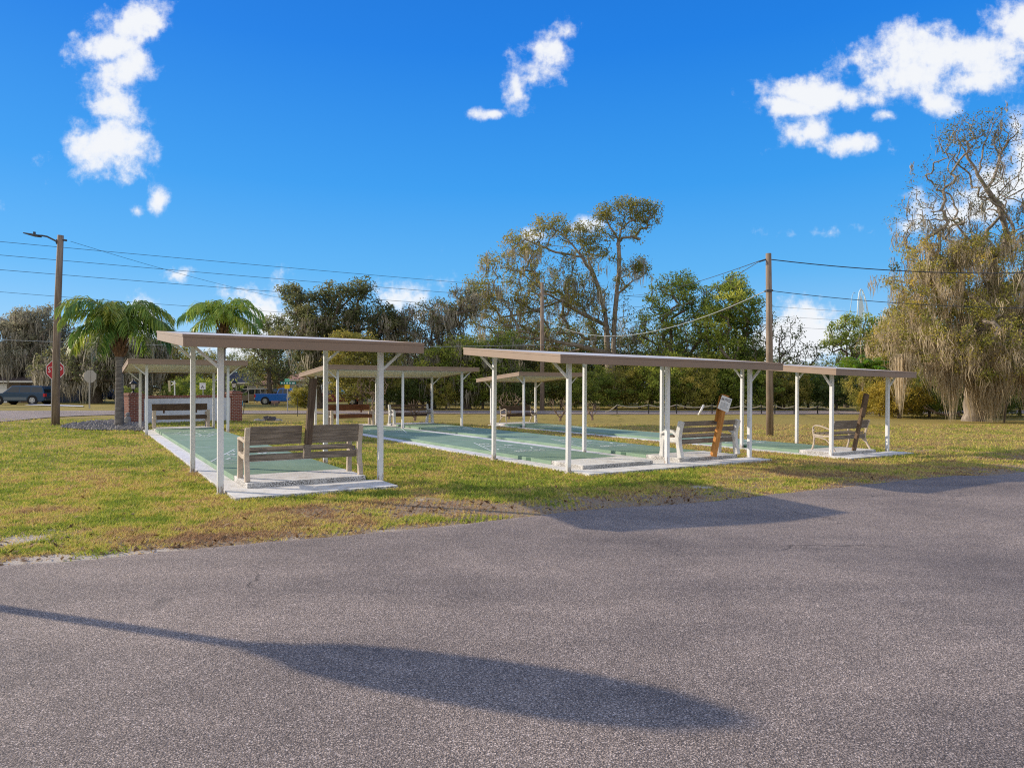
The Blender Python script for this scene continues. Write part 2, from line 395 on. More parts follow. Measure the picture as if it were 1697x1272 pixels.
SAND = [(40, 888, .5, .5), (180, 925, .35, .8), (120, 925, .32, .9), (250, 914, .22, .7), (60, 932, .3, .8), (85, 880, .3, .4), (690, 826, .3, .8), (640, 881, .25, .6), (480, 893, .2, .6), (1165, 806, .35, .7), (20, 900, .4, .35), (935, 818, .25, .5)]
def fields(X, Y):
    X = np.asarray(X, float); Y = np.asarray(Y, float)
    u = CT * X + ST * Y; v = -ST * X + CT * Y
    n1 = fbm(X * .35, Y * .35, 1); n2 = fbm(X * 1.6, Y * 1.6, 2); n3 = fbm(X * 5, Y * 5, 3, 3)
    dry = .25 + .37 * sstep(5, 18, u) + .10 * sstep(22, 40, Y) + 1.3 * (n1 - .5) + 1.6 * (n2 - .5) + 1.1 * (n3 - .5)
    d = lawn_dist(X, Y)
    dirt = 1.0 * np.exp(-np.maximum(d, 0) / .75) * (n2 * 1.6 - .05) + 1.1 * (fbm(X * .9, Y * .9, 11) - .60)
    for (px, py, r, a) in SOFT:
        p = gp(px, py); dirt = dirt + a * np.exp(-((X - p.x) ** 2 + (Y - p.y) ** 2) / (r * r)) * (.1 + 1.1 * n2) * .75
    sand = .45 * np.exp(-np.maximum(d, 0) / .12) * (fbm(X * 1.3, Y * 1.3, 21) - .35) * 2
    for (px, py, r, a) in SAND:
        p = gp(px, py); sand = sand + a * np.exp(-((X - p.x) ** 2 + (Y - p.y) ** 2 * 1.6) / (r * r)) * (.0 + 1.5 * n3)
    return np.clip(dry, 0, 1), np.clip(dirt, 0, 1), np.clip(sand, 0, 1), d
def spaced(lo, a, b, hi, fine, grow):
    m = list(np.arange(a, b, fine)); s = fine; x = b; r = []
    while x < hi: r.append(x); s *= grow; x += s
    r.append(hi); s = fine; x = a - fine; l = []
    while x > lo: l.append(x); s *= grow; x -= s
    l.append(lo); return np.array(l[::-1] + m + r)
gx = spaced(-2500, -13, 22, 2500, .14, 1.09); gy = spaced(-120, 4.5, 26, 3200, .14, 1.07)
GX, GY = np.meshgrid(gx, gy); fxx, fyy = GX.ravel(), GY.ravel()
dry, dirt, sand, ld = fields(fxx, fyy)
gz = terr(fxx, fyy) - .05 * sstep(.10, .22, -ld) + .012 * (fbm(fxx * 1.3, fyy * 1.3, 31) - .5) * (ld > 0)
ny, nx = GX.shape; idx = np.arange(nx * ny).reshape(ny, nx)
q = np.stack([idx[:-1, :-1], idx[:-1, 1:], idx[1:, 1:], idx[1:, :-1]], -1).reshape(-1, 4)
gme = mesh_np('lawn', np.stack([fxx, fyy, gz], 1), q.ravel(), np.full(len(q), 4), smooth=True)
ga = gme.attributes.new('mask', 'FLOAT_COLOR', 'POINT')
ga.data.foreach_set('color', np.stack([dry, dirt, sand, np.ones_like(dry)], 1).astype(np.float32).ravel())
def mat_ground():
    m, nt, bs, out = newmat('lawn_ground')
    at_ = N(nt, 'ShaderNodeAttribute', attribute_name='mask'); sp = N(nt, 'ShaderNodeSeparateColor'); nt.links.new(at_.outputs['Color'], sp.inputs[0])
    f1 = noise(nt, 9, 8, .75); f2 = noise(nt, 55, 4, .7); f3 = noise(nt, .5, 5, .6)
    a1 = N(nt, 'ShaderNodeMath', operation='MULTIPLY_ADD'); nt.links.new(f1, a1.inputs[0]); a1.inputs[1].default_value = .8
    nt.links.new(sp.outputs[0], a1.inputs[2])
    a2 = N(nt, 'ShaderNodeMath', operation='MULTIPLY_ADD'); nt.links.new(f3, a2.inputs[0]); a2.inputs[1].default_value = .5; nt.links.new(a1.outputs[0], a2.inputs[2])
    c = ramp(nt, a2.outputs[0], [(.50, (.17, .17, .03)), (.75, (.28, .23, .05)), (1.0, (.46, .36, .10))])
    c = mix(nt, ramp(nt, f2, [(.35, (.55, .55, .55)), (.6, (0, 0, 0))]), c, (.075, .055, .025))
    dm = N(nt, 'ShaderNodeMath', operation='MULTIPLY_ADD'); nt.links.new(f1, dm.inputs[0]); dm.inputs[1].default_value = .9; nt.links.new(sp.outputs[1], dm.inputs[2])
    c = mix(nt, ramp(nt, dm.outputs[0], [(.66, (0, 0, 0)), (1.0, (1, 1, 1))]), c, mix(nt, f2, (.26, .185, .115), (.46, .36, .25)))
    sm = N(nt, 'ShaderNodeMath', operation='MULTIPLY_ADD'); nt.links.new(f1, sm.inputs[0]); sm.inputs[1].default_value = .6; nt.links.new(sp.outputs[2], sm.inputs[2])
    c = mix(nt, ramp(nt, sm.outputs[0], [(.58, (0, 0, 0)), (.85, (1, 1, 1))]), c, (.60, .52, .42))
    nt.links.new(c, bs.inputs['Base Color']); bs.inputs['Roughness'].default_value = .95; bs.inputs['Specular IOR Level'].default_value = .1
    bump(nt, bs, f2, .6, .03); return m
gme.materials.append(mat_ground())
tag(link('lawn', gme), 'mown lawn with green and dry golden patches', kind='structure')

# asphalt car park along the lawn
def mat_asphalt(name, tone=1.0, speck=1.0):
    m, nt, bs, out = newmat(name)
    tc = N(nt, 'ShaderNodeTexCoord')
    v = N(nt, 'ShaderNodeTexVoronoi'); v.inputs['Scale'].default_value = 205; nt.links.new(tc.outputs['Object'], v.inputs['Vector'])
    v2 = N(nt, 'ShaderNodeTexVoronoi'); v2.inputs['Scale'].default_value = 118; nt.links.new(tc.outputs['Object'], v2.inputs['Vector'])
    sp = N(nt, 'ShaderNodeSeparateColor'); nt.links.new(v.outputs['Color'], sp.inputs[0])
    sp2 = N(nt, 'ShaderNodeSeparateColor'); nt.links.new(v2.outputs['Color'], sp2.inputs[0])
    t = tone
    c = ramp(nt, sp.outputs[0], [(.0, (.04 * t, .035 * t, .034 * t)), (.45, (.115 * t, .097 * t, .086 * t)), (.8, (.175 * t, .149 * t, .131 * t)), (1, (.27 * t, .235 * t, .215 * t))])
    c = mix(nt, ramp(nt, sp2.outputs[1], [(.90, (0, 0, 0)), (.94, (.4 * speck,) * 3)]), c, (.40 * t, .36 * t, .34 * t))
    c = mix(nt, ramp(nt, v2.outputs['Distance'], [(.38, (0, 0, 0)), (.70, (.6, .6, .6))]), c, (.03, .027, .027))
    big = noise(nt, .55, 6, .6); c = mix(nt, 1.0, c, ramp(nt, big, [(.28, (.70, .70, .72)), (.5, (1.0, .99, .98)), (.72, (1.22, 1.20, 1.17))]), 'MULTIPLY')
    lane = noise(nt, .8, 3, .5, stretch=(.12, 1.0, 1)); mpx = lane
    c = mix(nt, 1.0, c, ramp(nt, lane, [(.35, (.86, .86, .87)), (.6, (1.10, 1.09, 1.08))]), 'MULTIPLY')
    spot = noise(nt, 1.7, 2, .4); c = mix(nt, ramp(nt, spot, [(.70, (0, 0, 0)), (.78, (.45, .45, .45))]), c, (.05, .045, .043))
    wv_ = N(nt, 'ShaderNodeTexNoise'); wv_.inputs['Scale'].default_value = 2.5; wv_.inputs['Detail'].default_value = 5; nt.links.new(tc.outputs['Object'], wv_.inputs['Vector'])
    wa = N(nt, 'ShaderNodeVectorMath', operation='MULTIPLY_ADD'); nt.links.new(wv_.outputs['Color'], wa.inputs[0]); wa.inputs[1].default_value = (.5, .5, 0); nt.links.new(tc.outputs['Object'], wa.inputs[2])
    vc = N(nt, 'ShaderNodeTexVoronoi', feature='DISTANCE_TO_EDGE'); vc.inputs['Scale'].default_value = .33; nt.links.new(wa.outputs[0], vc.inputs['Vector'])
    ck = ramp(nt, vc.outputs['Distance'], [(.0, (1, 1, 1)), (.0028, (0, 0, 0))]); ckm = ramp(nt, noise(nt, .45, 3, .5), [(.52, (0, 0, 0)), (.60, (.75, .75, .75))])
    cm_ = mix(nt, 1.0, ck, ckm, 'MULTIPLY'); c = mix(nt, cm_, c, (.035, .03, .03))
    mid = noise(nt, 3.5, 5, .6, stretch=(.5, 1, 1)); c = mix(nt, 1.0, c, ramp(nt, mid, [(.3, (.86, .86, .86)), (.7, (1.08, 1.08, 1.08))]), 'MULTIPLY')
    c = mix(nt, 1.0, c, (1.09, 1.035, .95), 'MULTIPLY'); nt.links.new(c, bs.inputs['Base Color']); bs.inputs['Roughness'].default_value = .82; bs.inputs['Specular IOR Level'].default_value = .35
    bm_ = N(nt, 'ShaderNodeMath', operation='ADD'); nt.links.new(sp.outputs[0], bm_.inputs[0]); nt.links.new(v2.outputs['Distance'], bm_.inputs[1])
    bump(nt, bs, bm_.outputs[0], .55, .006); return m
ax = spaced(-60, -8, 16, 45, .05, 1.12)
at_t = np.array([0, .05, .15, .4, .8, 1.5, 2.5, 4, 6, 9, 13, 20, 30, 45, 70])
AX, AT = np.meshgrid(ax, at_t); AYY = edge_y(AX.ravel()).reshape(AX.shape) - AT
zz = terr(AX.ravel(), AYY.ravel()) + .014 - .03 * (AT.ravel() < .001)
ny2, nx2 = AX.shape; ii = np.arange(nx2 * ny2).reshape(ny2, nx2)
q2 = np.stack([ii[1:, :-1], ii[1:, 1:], ii[:-1, 1:], ii[:-1, :-1]], -1).reshape(-1, 4)
ame = mesh_np('car_park', np.stack([AX.ravel(), AYY.ravel(), zz], 1), q2.ravel(), np.full(len(q2), 4), smooth=True)
ame.materials.append(mat_asphalt('asphalt', 2.65)); tag(link('car_park', ame), 'grey asphalt car park in the foreground', kind='structure')
# street behind the lawn
sx = np.arange(-900, 2401, 40); mb = MB(); vs = []; fs = []
for k, px in enumerate(sx):
    a, b = street_pts(px); vs += [(a.x, a.y, a.z + .03), (b.x, b.y, b.z + .03)]
    if k: fs.append((2 * k - 2, 2 * k - 1, 2 * k + 1, 2 * k))
mb.add(vs, fs); st = mb.build('street', mat_asphalt('street_asphalt', 3.2, .15)); tag(st, 'pale grey street running across behind the lawn', kind='structure')
# short pale concrete driveway left of the street
a = [gp(40, 671.5), gp(138, 674.5), gp(138, 672.8), gp(60, 670)]
tag(MB().add([(p.x, p.y, p.z + .05) for p in a], [(0, 1, 2, 3)]).build('driveway', 'concrete_white'), 'pale concrete driveway', kind='structure')

# gravel bed around the palm
rng = np.random.default_rng(4)
BED = [gp(*p) for p in [(100, 709), (150, 713), (244, 714), (244, 702), (205, 697.5), (160, 699), (118, 703)]]
tag(MB().add([(p.x, p.y, p.z + .022) for p in BED], [tuple(range(len(BED)))]).build('planting_bed', paint('bed_soil', (.13, .11, .10), .95, .3, 14)), 'bare planting bed under the gravel', kind='structure')
def in_poly(x, y, P):
    c = False; n = len(P)
    for i in range(n):
        a, b = P[i], P[i - 1]
        if (a[1] > y) != (b[1] > y) and x < (b[0] - a[0]) * (y - a[1]) / (b[1] - a[1]) + a[0]: c = not c
    return c
bx = [p.x for p in BED]; by = [p.y for p in BED]; mb = MB(); cnt = 0
while cnt < 1500:
    x = rng.uniform(min(bx), max(bx)); y = rng.uniform(min(by), max(by))
    if not in_poly(x, y, BED): continue
    r = rng.uniform(.03, .085); z = .03 + r * .3; a = rng.uniform(0, 6.28); vs = []
    for k in range(5):
        t = a + k * 1.257; rr = r * rng.uniform(.7, 1.2); vs.append((x + rr * math.cos(t), y + rr * math.sin(t), z - r * .3))
    vs += [(x + .4 * (p[0] - x) + rng.normal(0, .005), y + .4 * (p[1] - y), z + r * rng.uniform(.4, .9)) for p in vs]
    mb.add(vs, [(k, (k + 1) % 5, 5 + (k + 1) % 5, 5 + k) for k in range(5)] + [(5, 6, 7, 8, 9)]); cnt += 1
tag(mb.build('gravel', paint('gravel_stone', (.27, .255, .25), .9, .5, 11)), 'grey gravel around the palm trunk and brick pillar', 'gravel', kind='stuff')

# ------------------------------------------------------------------ grass blades (one object nobody could count)
def keep_mask(X, Y):
    u = CT * X + ST * Y; v = -ST * X + CT * Y; k = np.ones(len(X), bool)
    for (u0, u1, v0, v1) in [(1.72, 3.92, 10.08, 28.2), (3.9, 4.12, 10.06, 10.99), (8.03, 12.92, 10.42, 28.55), (12.9, 13.22, 10.44, 11.1), (16.25, 18.42, 10.5, 29.0), (18.4, 19.15, 10.5, 11.2)]:
        k &= ~((u > u0) & (u < u1) & (v > v0) & (v < v1))
    return k
rng = np.random.default_rng(7); NB = 1050000
D = 1 / rng.uniform(1 / 34, 1 / 5.4, NB); ang = rng.uniform(-1.55, 1.1, NB); X = D * ang; Y = D * rng.uniform(.98, 1.02, NB)
dr, di, sa, ld = fields(X, Y)
keep = keep_mask(X, Y) & (ld > -.03) & (rng.uniform(0, 1, NB) > np.clip(di * .95 - .25, 0, .72)) & (rng.uniform(0, 1, NB) > np.clip(sa * 1.6, 0, .96)) & (Y < 34) & (rng.uniform(0, 1, NB) < .30 + 1.7 * np.clip(fbm(X * 4.5, Y * 4.5, 51, 3) - .26, 0, 1))
for i, p in enumerate(BED[:1]): pass
bk = np.array([in_poly(x, y, BED) if (y > 22 and x < -13) else False for x, y in zip(X, Y)]); keep &= ~bk
X, Y, dr, di, D, ld = X[keep], Y[keep], dr[keep], di[keep], D[keep], ld[keep]; n = len(X)
# gather blades in small tufts
tq = .055 * (1 + .06 * (D - 5)); tx, ty = np.round(X / tq) * tq, np.round(Y / tq) * tq; k = rng.uniform(.15, .9, n)
X = X * (1 - k) + (tx + .03 * (vnoise(tx * 91, ty * 77, 8) - .5)) * k; Y = Y * (1 - k) + (ty + .03 * (vnoise(tx * 53, ty * 99, 9) - .5)) * k
lush = fbm(X * 2.2, Y * 2.2, 41)
h = rng.uniform(.022, .055, n) * (.55 + .9 * lush) * np.clip(1.1 - .75 * di, .35, 1) * (1 + .02 * (D - 6)); w = rng.uniform(.0045, .0095, n) * (1 + .085 * (D - 5.4))
th = rng.uniform(0, 6.283, n); ln_ = rng.normal(0, .55, (n, 2)) * h[:, None] * 1.4
z0 = terr(X, Y) - .004
bxv, byv = np.cos(th) * w, np.sin(th) * w
V = np.empty((n, 3, 3), np.float32)
V[:, 0] = np.stack([X - bxv, Y - byv, z0], 1); V[:, 1] = np.stack([X + bxv, Y + byv, z0], 1)
V[:, 2] = np.stack([X + ln_[:, 0], Y + ln_[:, 1], z0 + h], 1)
tone = np.clip(dr * .92 + di * .5 + rng.normal(0, .16, n) + .9 * (vnoise(X * 11, Y * 11, 61) - .5) * .45 + .5 * (vnoise(X * 27, Y * 27, 62) - .5) * .5 - .02, 0, 1)
bt = np.repeat(tone, 3).reshape(n, 3); bt[:, :2] += .06
bme = mesh_np('grass', V.reshape(-1, 3), np.arange(3 * n), np.full(n, 3), tone=np.clip(bt, 0, 1).ravel())
bme.materials.append(M['blade']); tag(link('grass', bme), 'short mown grass blades covering the near lawn', 'grass', kind='stuff')

# fallen brown leaves on the lawn
rng = np.random.default_rng(12); n = 9000; D = 1 / rng.uniform(1 / 26, 1 / 5.4, n); X = D * rng.uniform(-1, 1, n); Y = D
dr, di, sa, ld = fields(X, Y); k = keep_mask(X, Y) & (ld > -.02) & (rng.uniform(0, 1, n) < .10 + di * .9 + .35 * np.exp(-np.maximum(ld, 0) / .8)); X, Y, D = X[k], Y[k], D[k]; n = len(X)
z0 = terr(X, Y) + rng.uniform(.004, .035, n); th = rng.uniform(0, 6.28, n); L = rng.uniform(.02, .045, n); a = np.stack([np.cos(th), np.sin(th), rng.normal(0, .4, n)], 1) * L[:, None]; b = np.stack([-np.sin(th), np.cos(th), rng.normal(0, .4, n)], 1) * L[:, None] * .45
c = np.stack([X, Y, z0], 1); V = np.stack([c - a, c + b, c + a, c - b], 1).astype(np.float32)
lme = mesh_np('leaf_litter', V.reshape(-1, 3), np.arange(4 * n), np.full(n, 4), tone=np.repeat(rng.uniform(0, 1, n), 4))
lme.materials.append(mat_attr_leaf('dead_leaf', [(0, (.10, .055, .025)), (.5, (.26, .15, .07)), (1, (.45, .32, .18))], .15, .8)); tag(link('leaf_litter', lme), 'fallen brown leaves scattered over the lawn edge', 'leaves', kind='stuff')
# ================================================================== COURTS, SHELTERS, BENCHES
G1 = dict(u=1.673, v=10.89, W=2.44, w=3.06, z=0.0, vf=25.2, mid=False)
G2 = dict(u=8.0, v=11.04, W=5.18, w=2.9, z=-.115, vf=25.6, mid=True)
G3 = dict(u=16.5, v=11.2, W=2.52, w=2.9, z=-.26, vf=26.1, mid=False)
def court_thing(name, label, cat, u, v, z, group=None, extra=0.0):
    return thing(name, label, cat, CW(u, v, z), TH + extra, group)

def shelter(g, v0, zn, zf, label, group):
    """lean-to roof on white posts; local x along the court row, y away from the viewer"""
    W, w = g['W'], g['w']; t = court_thing('shade_shelter', label, 'shelter', g['u'], v0, g['z'], group)
    t.rotation_euler = (0, R({G1['u']: .15, G2['u']: .5, G3['u']: .75}[g['u']] if v0 < 20 else .1), TH)
    x0, x1, y0, y1 = -.55, W + .55, -.49, w + .49; FH = .165; th = .035
    sl = (zf - zn) / (y1 - y0); Z = lambda y: zn + sl * (y - y0)
    # fascia frame of sheet metal with a folded lip
    mb = MB()
    for (xa, xb) in ((x0, x0 + th), (x1 - th, x1)):
        mb.add([(xa, y0, Z(y0)), (xb, y0, Z(y0)), (xb, y1, Z(y1)), (xa, y1, Z(y1)), (xa, y0, Z(y0) + FH), (xb, y0, Z(y0) + FH), (xb, y1, Z(y1) + FH), (xa, y1, Z(y1) + FH)],
               [(3, 2, 1, 0), (4, 5, 6, 7), (0, 1, 5, 4), (1, 2, 6, 5), (2, 3, 7, 6), (3, 0, 4, 7)])
    for y, d in ((y0, th), (y1 - th, th)):
        mb.box((x0 + th, y, Z(y)), (x1 - th, y + d, Z(y) + FH))
    f = mb.build('fascia', 'fascia', t, .003)
    lip = MB()
    for y, dy in ((y0 - .008, .008), (y1, .008)): lip.box((x0 - .008, y, Z(y) + FH - .035), (x1 + .008, y + dy, Z(y) + FH + .004))
    for x, dx in ((x0 - .008, .008), (x1, .008)):
        a, b = x, x + dx
        lip.add([(a, y0, Z(y0) + FH - .035), (b, y0, Z(y0) + FH - .035), (b, y1, Z(y1) + FH - .035), (a, y1, Z(y1) + FH - .035), (a, y0, Z(y0) + FH + .004), (b, y0, Z(y0) + FH + .004), (b, y1, Z(y1) + FH + .004), (a, y1, Z(y1) + FH + .004)],
                [(3, 2, 1, 0), (4, 5, 6, 7), (0, 1, 5, 4), (1, 2, 6, 5), (2, 3, 7, 6), (3, 0, 4, 7)])
    lip.build('drip_edge', 'fascia', f)
    # ribbed pan: thin sheet with upstands
    pan = MB(); xa, xb, ya, yb = x0 + th, x1 - th, y0 + th, y1 - th
    def slab(m_, xa, xb, ya, yb, o0, o1): m_.add([(xa, ya, Z(ya) + o0), (xb, ya, Z(ya) + o0), (xb, yb, Z(yb) + o0), (xa, yb, Z(yb) + o0), (xa, ya, Z(ya) + o1), (xb, ya, Z(ya) + o1), (xb, yb, Z(yb) + o1), (xa, yb, Z(yb) + o1)],
                [(3, 2, 1, 0), (4, 5, 6, 7), (0, 1, 5, 4), (1, 2, 6, 5), (2, 3, 7, 6), (3, 0, 4, 7)])
    slab(pan, xa, xb, ya, yb, .035, .05); n = int((xb - xa) / .3)
    rp = pan.build('roof_pan', 'pan_white', t)
    rib = MB()
    for i in range(1, n): xx = xa + (xb - xa) * i / n; slab(rib, xx - .012, xx + .012, ya, yb, .05, .15); slab(rib, xx - .006, xx + .006, ya, yb, .027, .035)
    rib.build('roof_ribs', 'pan_white', rp)
    top = MB(); slab(top, xa, xb, ya, yb, .15, .162); top.build('roof_sheet', 'pan_top', t)
    # posts, with diagonal braces on the outer ones
    xs = [0, W] if not g['mid'] else [0, W / 2, W]
    for y in (0, w):
        for x in xs:
            zb = 0.0 if not (g['mid'] and x not in (0, W)) else .03
            p = MB().box((x - .041, y - .041, zb), (x + .041, y + .041, Z(y) + .03)).build('post', 'post_paint', t, .006)
            MB().box((x - .06, y - .06, zb), (x + .06, y + .06, zb + .012)).build('base_plate', 'white_paint', p)
            s = -1 if x == 0 else (1 if x == W else 0)
            if s: MB().bar((x + s * .03, y, Z(y) - .30), (x + s * .40, y, Z(y) + .03), .04, .05, (0, 1, 0)).build('brace', 'post_paint', p, .003)
        MB().box((xs[0] - .02, y - .03, Z(y) - .0), (xs[-1] + .02, y + .03, Z(y) + .033)).build('beam', 'white_paint', t)
    return t
SG = 'shade shelters over the benches at both ends of the courts'
shelter(G1, G1['v'], 2.10, 2.42, 'nearest small brown edged shelter over the grey bench on the left court', SG)
shelter(G2, G2['v'], 2.10, 2.41, 'wide near brown edged shelter over the empty pad and the NOTICE board', SG)
shelter(G3, G3['v'], 2.10, 2.41, 'near small brown edged shelter at the right over the scroll armed bench', SG)
shelter(G1, G1['vf'], 2.27, 2.06, 'far small shelter in front of the white and brick entrance wall', SG)
shelter(G2, G2['vf'], 2.31, 2.06, 'wide far shelter over the brown bench and the white ended bench', SG)
shelter(G3, G3['vf'], 2.30, 2.04, 'far small shelter over the dark scroll bench before the bare shrubs', SG)

# ---- walkways and slabs (setting)
def slabpoly(name, g, rects, z, m='pad'):
    mb = MB()
    for (u0, u1, v0, v1, dz) in rects: mb.box((u0, v0, -.15), (u1, v1, z + dz))
    o = mb.build(name, m, None, .008); o.location = (0, 0, g['z']); o.rotation_euler = (0, 0, TH); tag(o, None, None, None, 'structure'); return o
slabpoly('walkway', G1, [(1.74, 2.058, 10.96, 28.2, .0)], .035)
slabpoly('walkway', G1, [(1.74, 4.10, 10.08, 10.957, 0)], .045)
slabpoly('walkway', G2, [(8.04, 8.398, 11.06, 28.5, 0), (10.255, 11.045, 11.13, 28.5, 0)], .035)
slabpoly('walkway', G2, [(8.04, 13.2, 10.42, 11.05, 0)], .045)
slabpoly('walkway', G3, [(16.27, 16.547, 11.14, 28.9, 0)], .03)
slabpoly('walkway', G3, [(16.27, 19.1, 10.5, 11.13, 0)], .045)

def court(u0, u1, va, vb, vc, vd, g, label, slots):
    """raised green slab between two white bench pads; va..vd along its length"""
    t = court_thing('shuffleboard_court', label, 'court', u0, va, g['z'], 'green shuffleboard courts'); W = u1 - u0; L1, L2, L3 = vb - va, vc - va, vd - va; H = .11
    s = MB().box((0, L1 + .003, -.12), (W, L2 - .003, H)).build('playing_surface', 'court', t, .008)
    MB().box((0, 0, -.12), (W, L1, H + .006)).build('bench_pad', 'pad', t, .014)
    MB().box((0, L2, -.12), (W, L3, H + .006)).build('bench_pad', 'pad', t, .014)
    z = H + .004; lw = .036
    def line(p, q):
        d = (Vector(q) - Vector(p)).normalized(); nn = Vector((-d.y, d.x)) * lw / 2; p = Vector(p); q = Vector(q)
        return [(a.x, a.y, z) for a in (p - nn, q - nn, q + nn, p + nn)]
    for sgn, base in ((1, L1), (-1, L2)):
        Y = lambda d: base + sgn * d
        mb = MB(); c = W / 2; m0 = .02
        def ln(p, q): mb.add(line(p, q), [(0, 1, 2, 3)])
        ln((m0, Y(2.05)), (W - m0, Y(2.05))); ln((m0, Y(2.52)), (W - m0, Y(2.52)))
        ln((m0, Y(2.54)), (c - .02, Y(5.15))); ln((W - m0, Y(2.54)), (c + .02, Y(5.15)))
        f1, f2 = 1 / 3, 2 / 3
        for f in (f1, f2):
            hw = (c - m0) * (1 - f) - .03; ln((c - hw, Y(2.52 + f * 2.63)), (c + hw, Y(2.52 + f * 2.63)))
        ln((c, Y(2.56)), (c, Y(2.52 + f2 * 2.63 - .03)))
        ln((m0, Y(6.1)), (W - m0, Y(6.1)))
        o = mb.build('court_lines', 'line_paint', s)
        for txt, x, d, sz in (('10', c, 4.55, .34), ('8', c - .32, 3.82, .42), ('8', c + .32, 3.82, .42), ('7', c - .5, 2.95, .46), ('7', c + .5, 2.95, .46), ('10 OFF', c, 2.285, .30)):
            tm = text_mb(txt, sz, 0, .0015)
            xf(tm, Matrix.Translation((x, Y(d), z + .0025)) @ Matrix.Rotation(0 if sgn < 0 else math.pi, 4, 'Z')).build('score_number', 'line_paint', s)
    for v in slots:
        MB().box((-.006, v - va - .09, .03), (.03, v - va + .09, H - .004)).build('drain_slot', 'slot_green', s)
    return t
M['slot_green'] = paint('slot_dark_green', (.03, .10, .06), .6, .2, 6)
court(2.06, 3.90, 10.97, 12.08, 27.0, 28.1, G1, 'left green court with the nearest grey bench and the entrance wall at its far end', [25.4])
court(8.40, 10.25, 11.10, 12.2, 27.4, 28.5, G2, 'second green court from the left with the empty white pad at its near end', [13.1, 25.6])
court(11.05, 12.88, 11.12, 12.2, 27.4, 28.5, G2, 'third green court from the left with the NOTICE board bench at its near end', [13.0, 26.0])
court(16.55, 18.40, 11.15, 12.2, 27.8, 28.9, G3, 'rightmost green court running back to the far scroll bench', [14.0, 26.4])

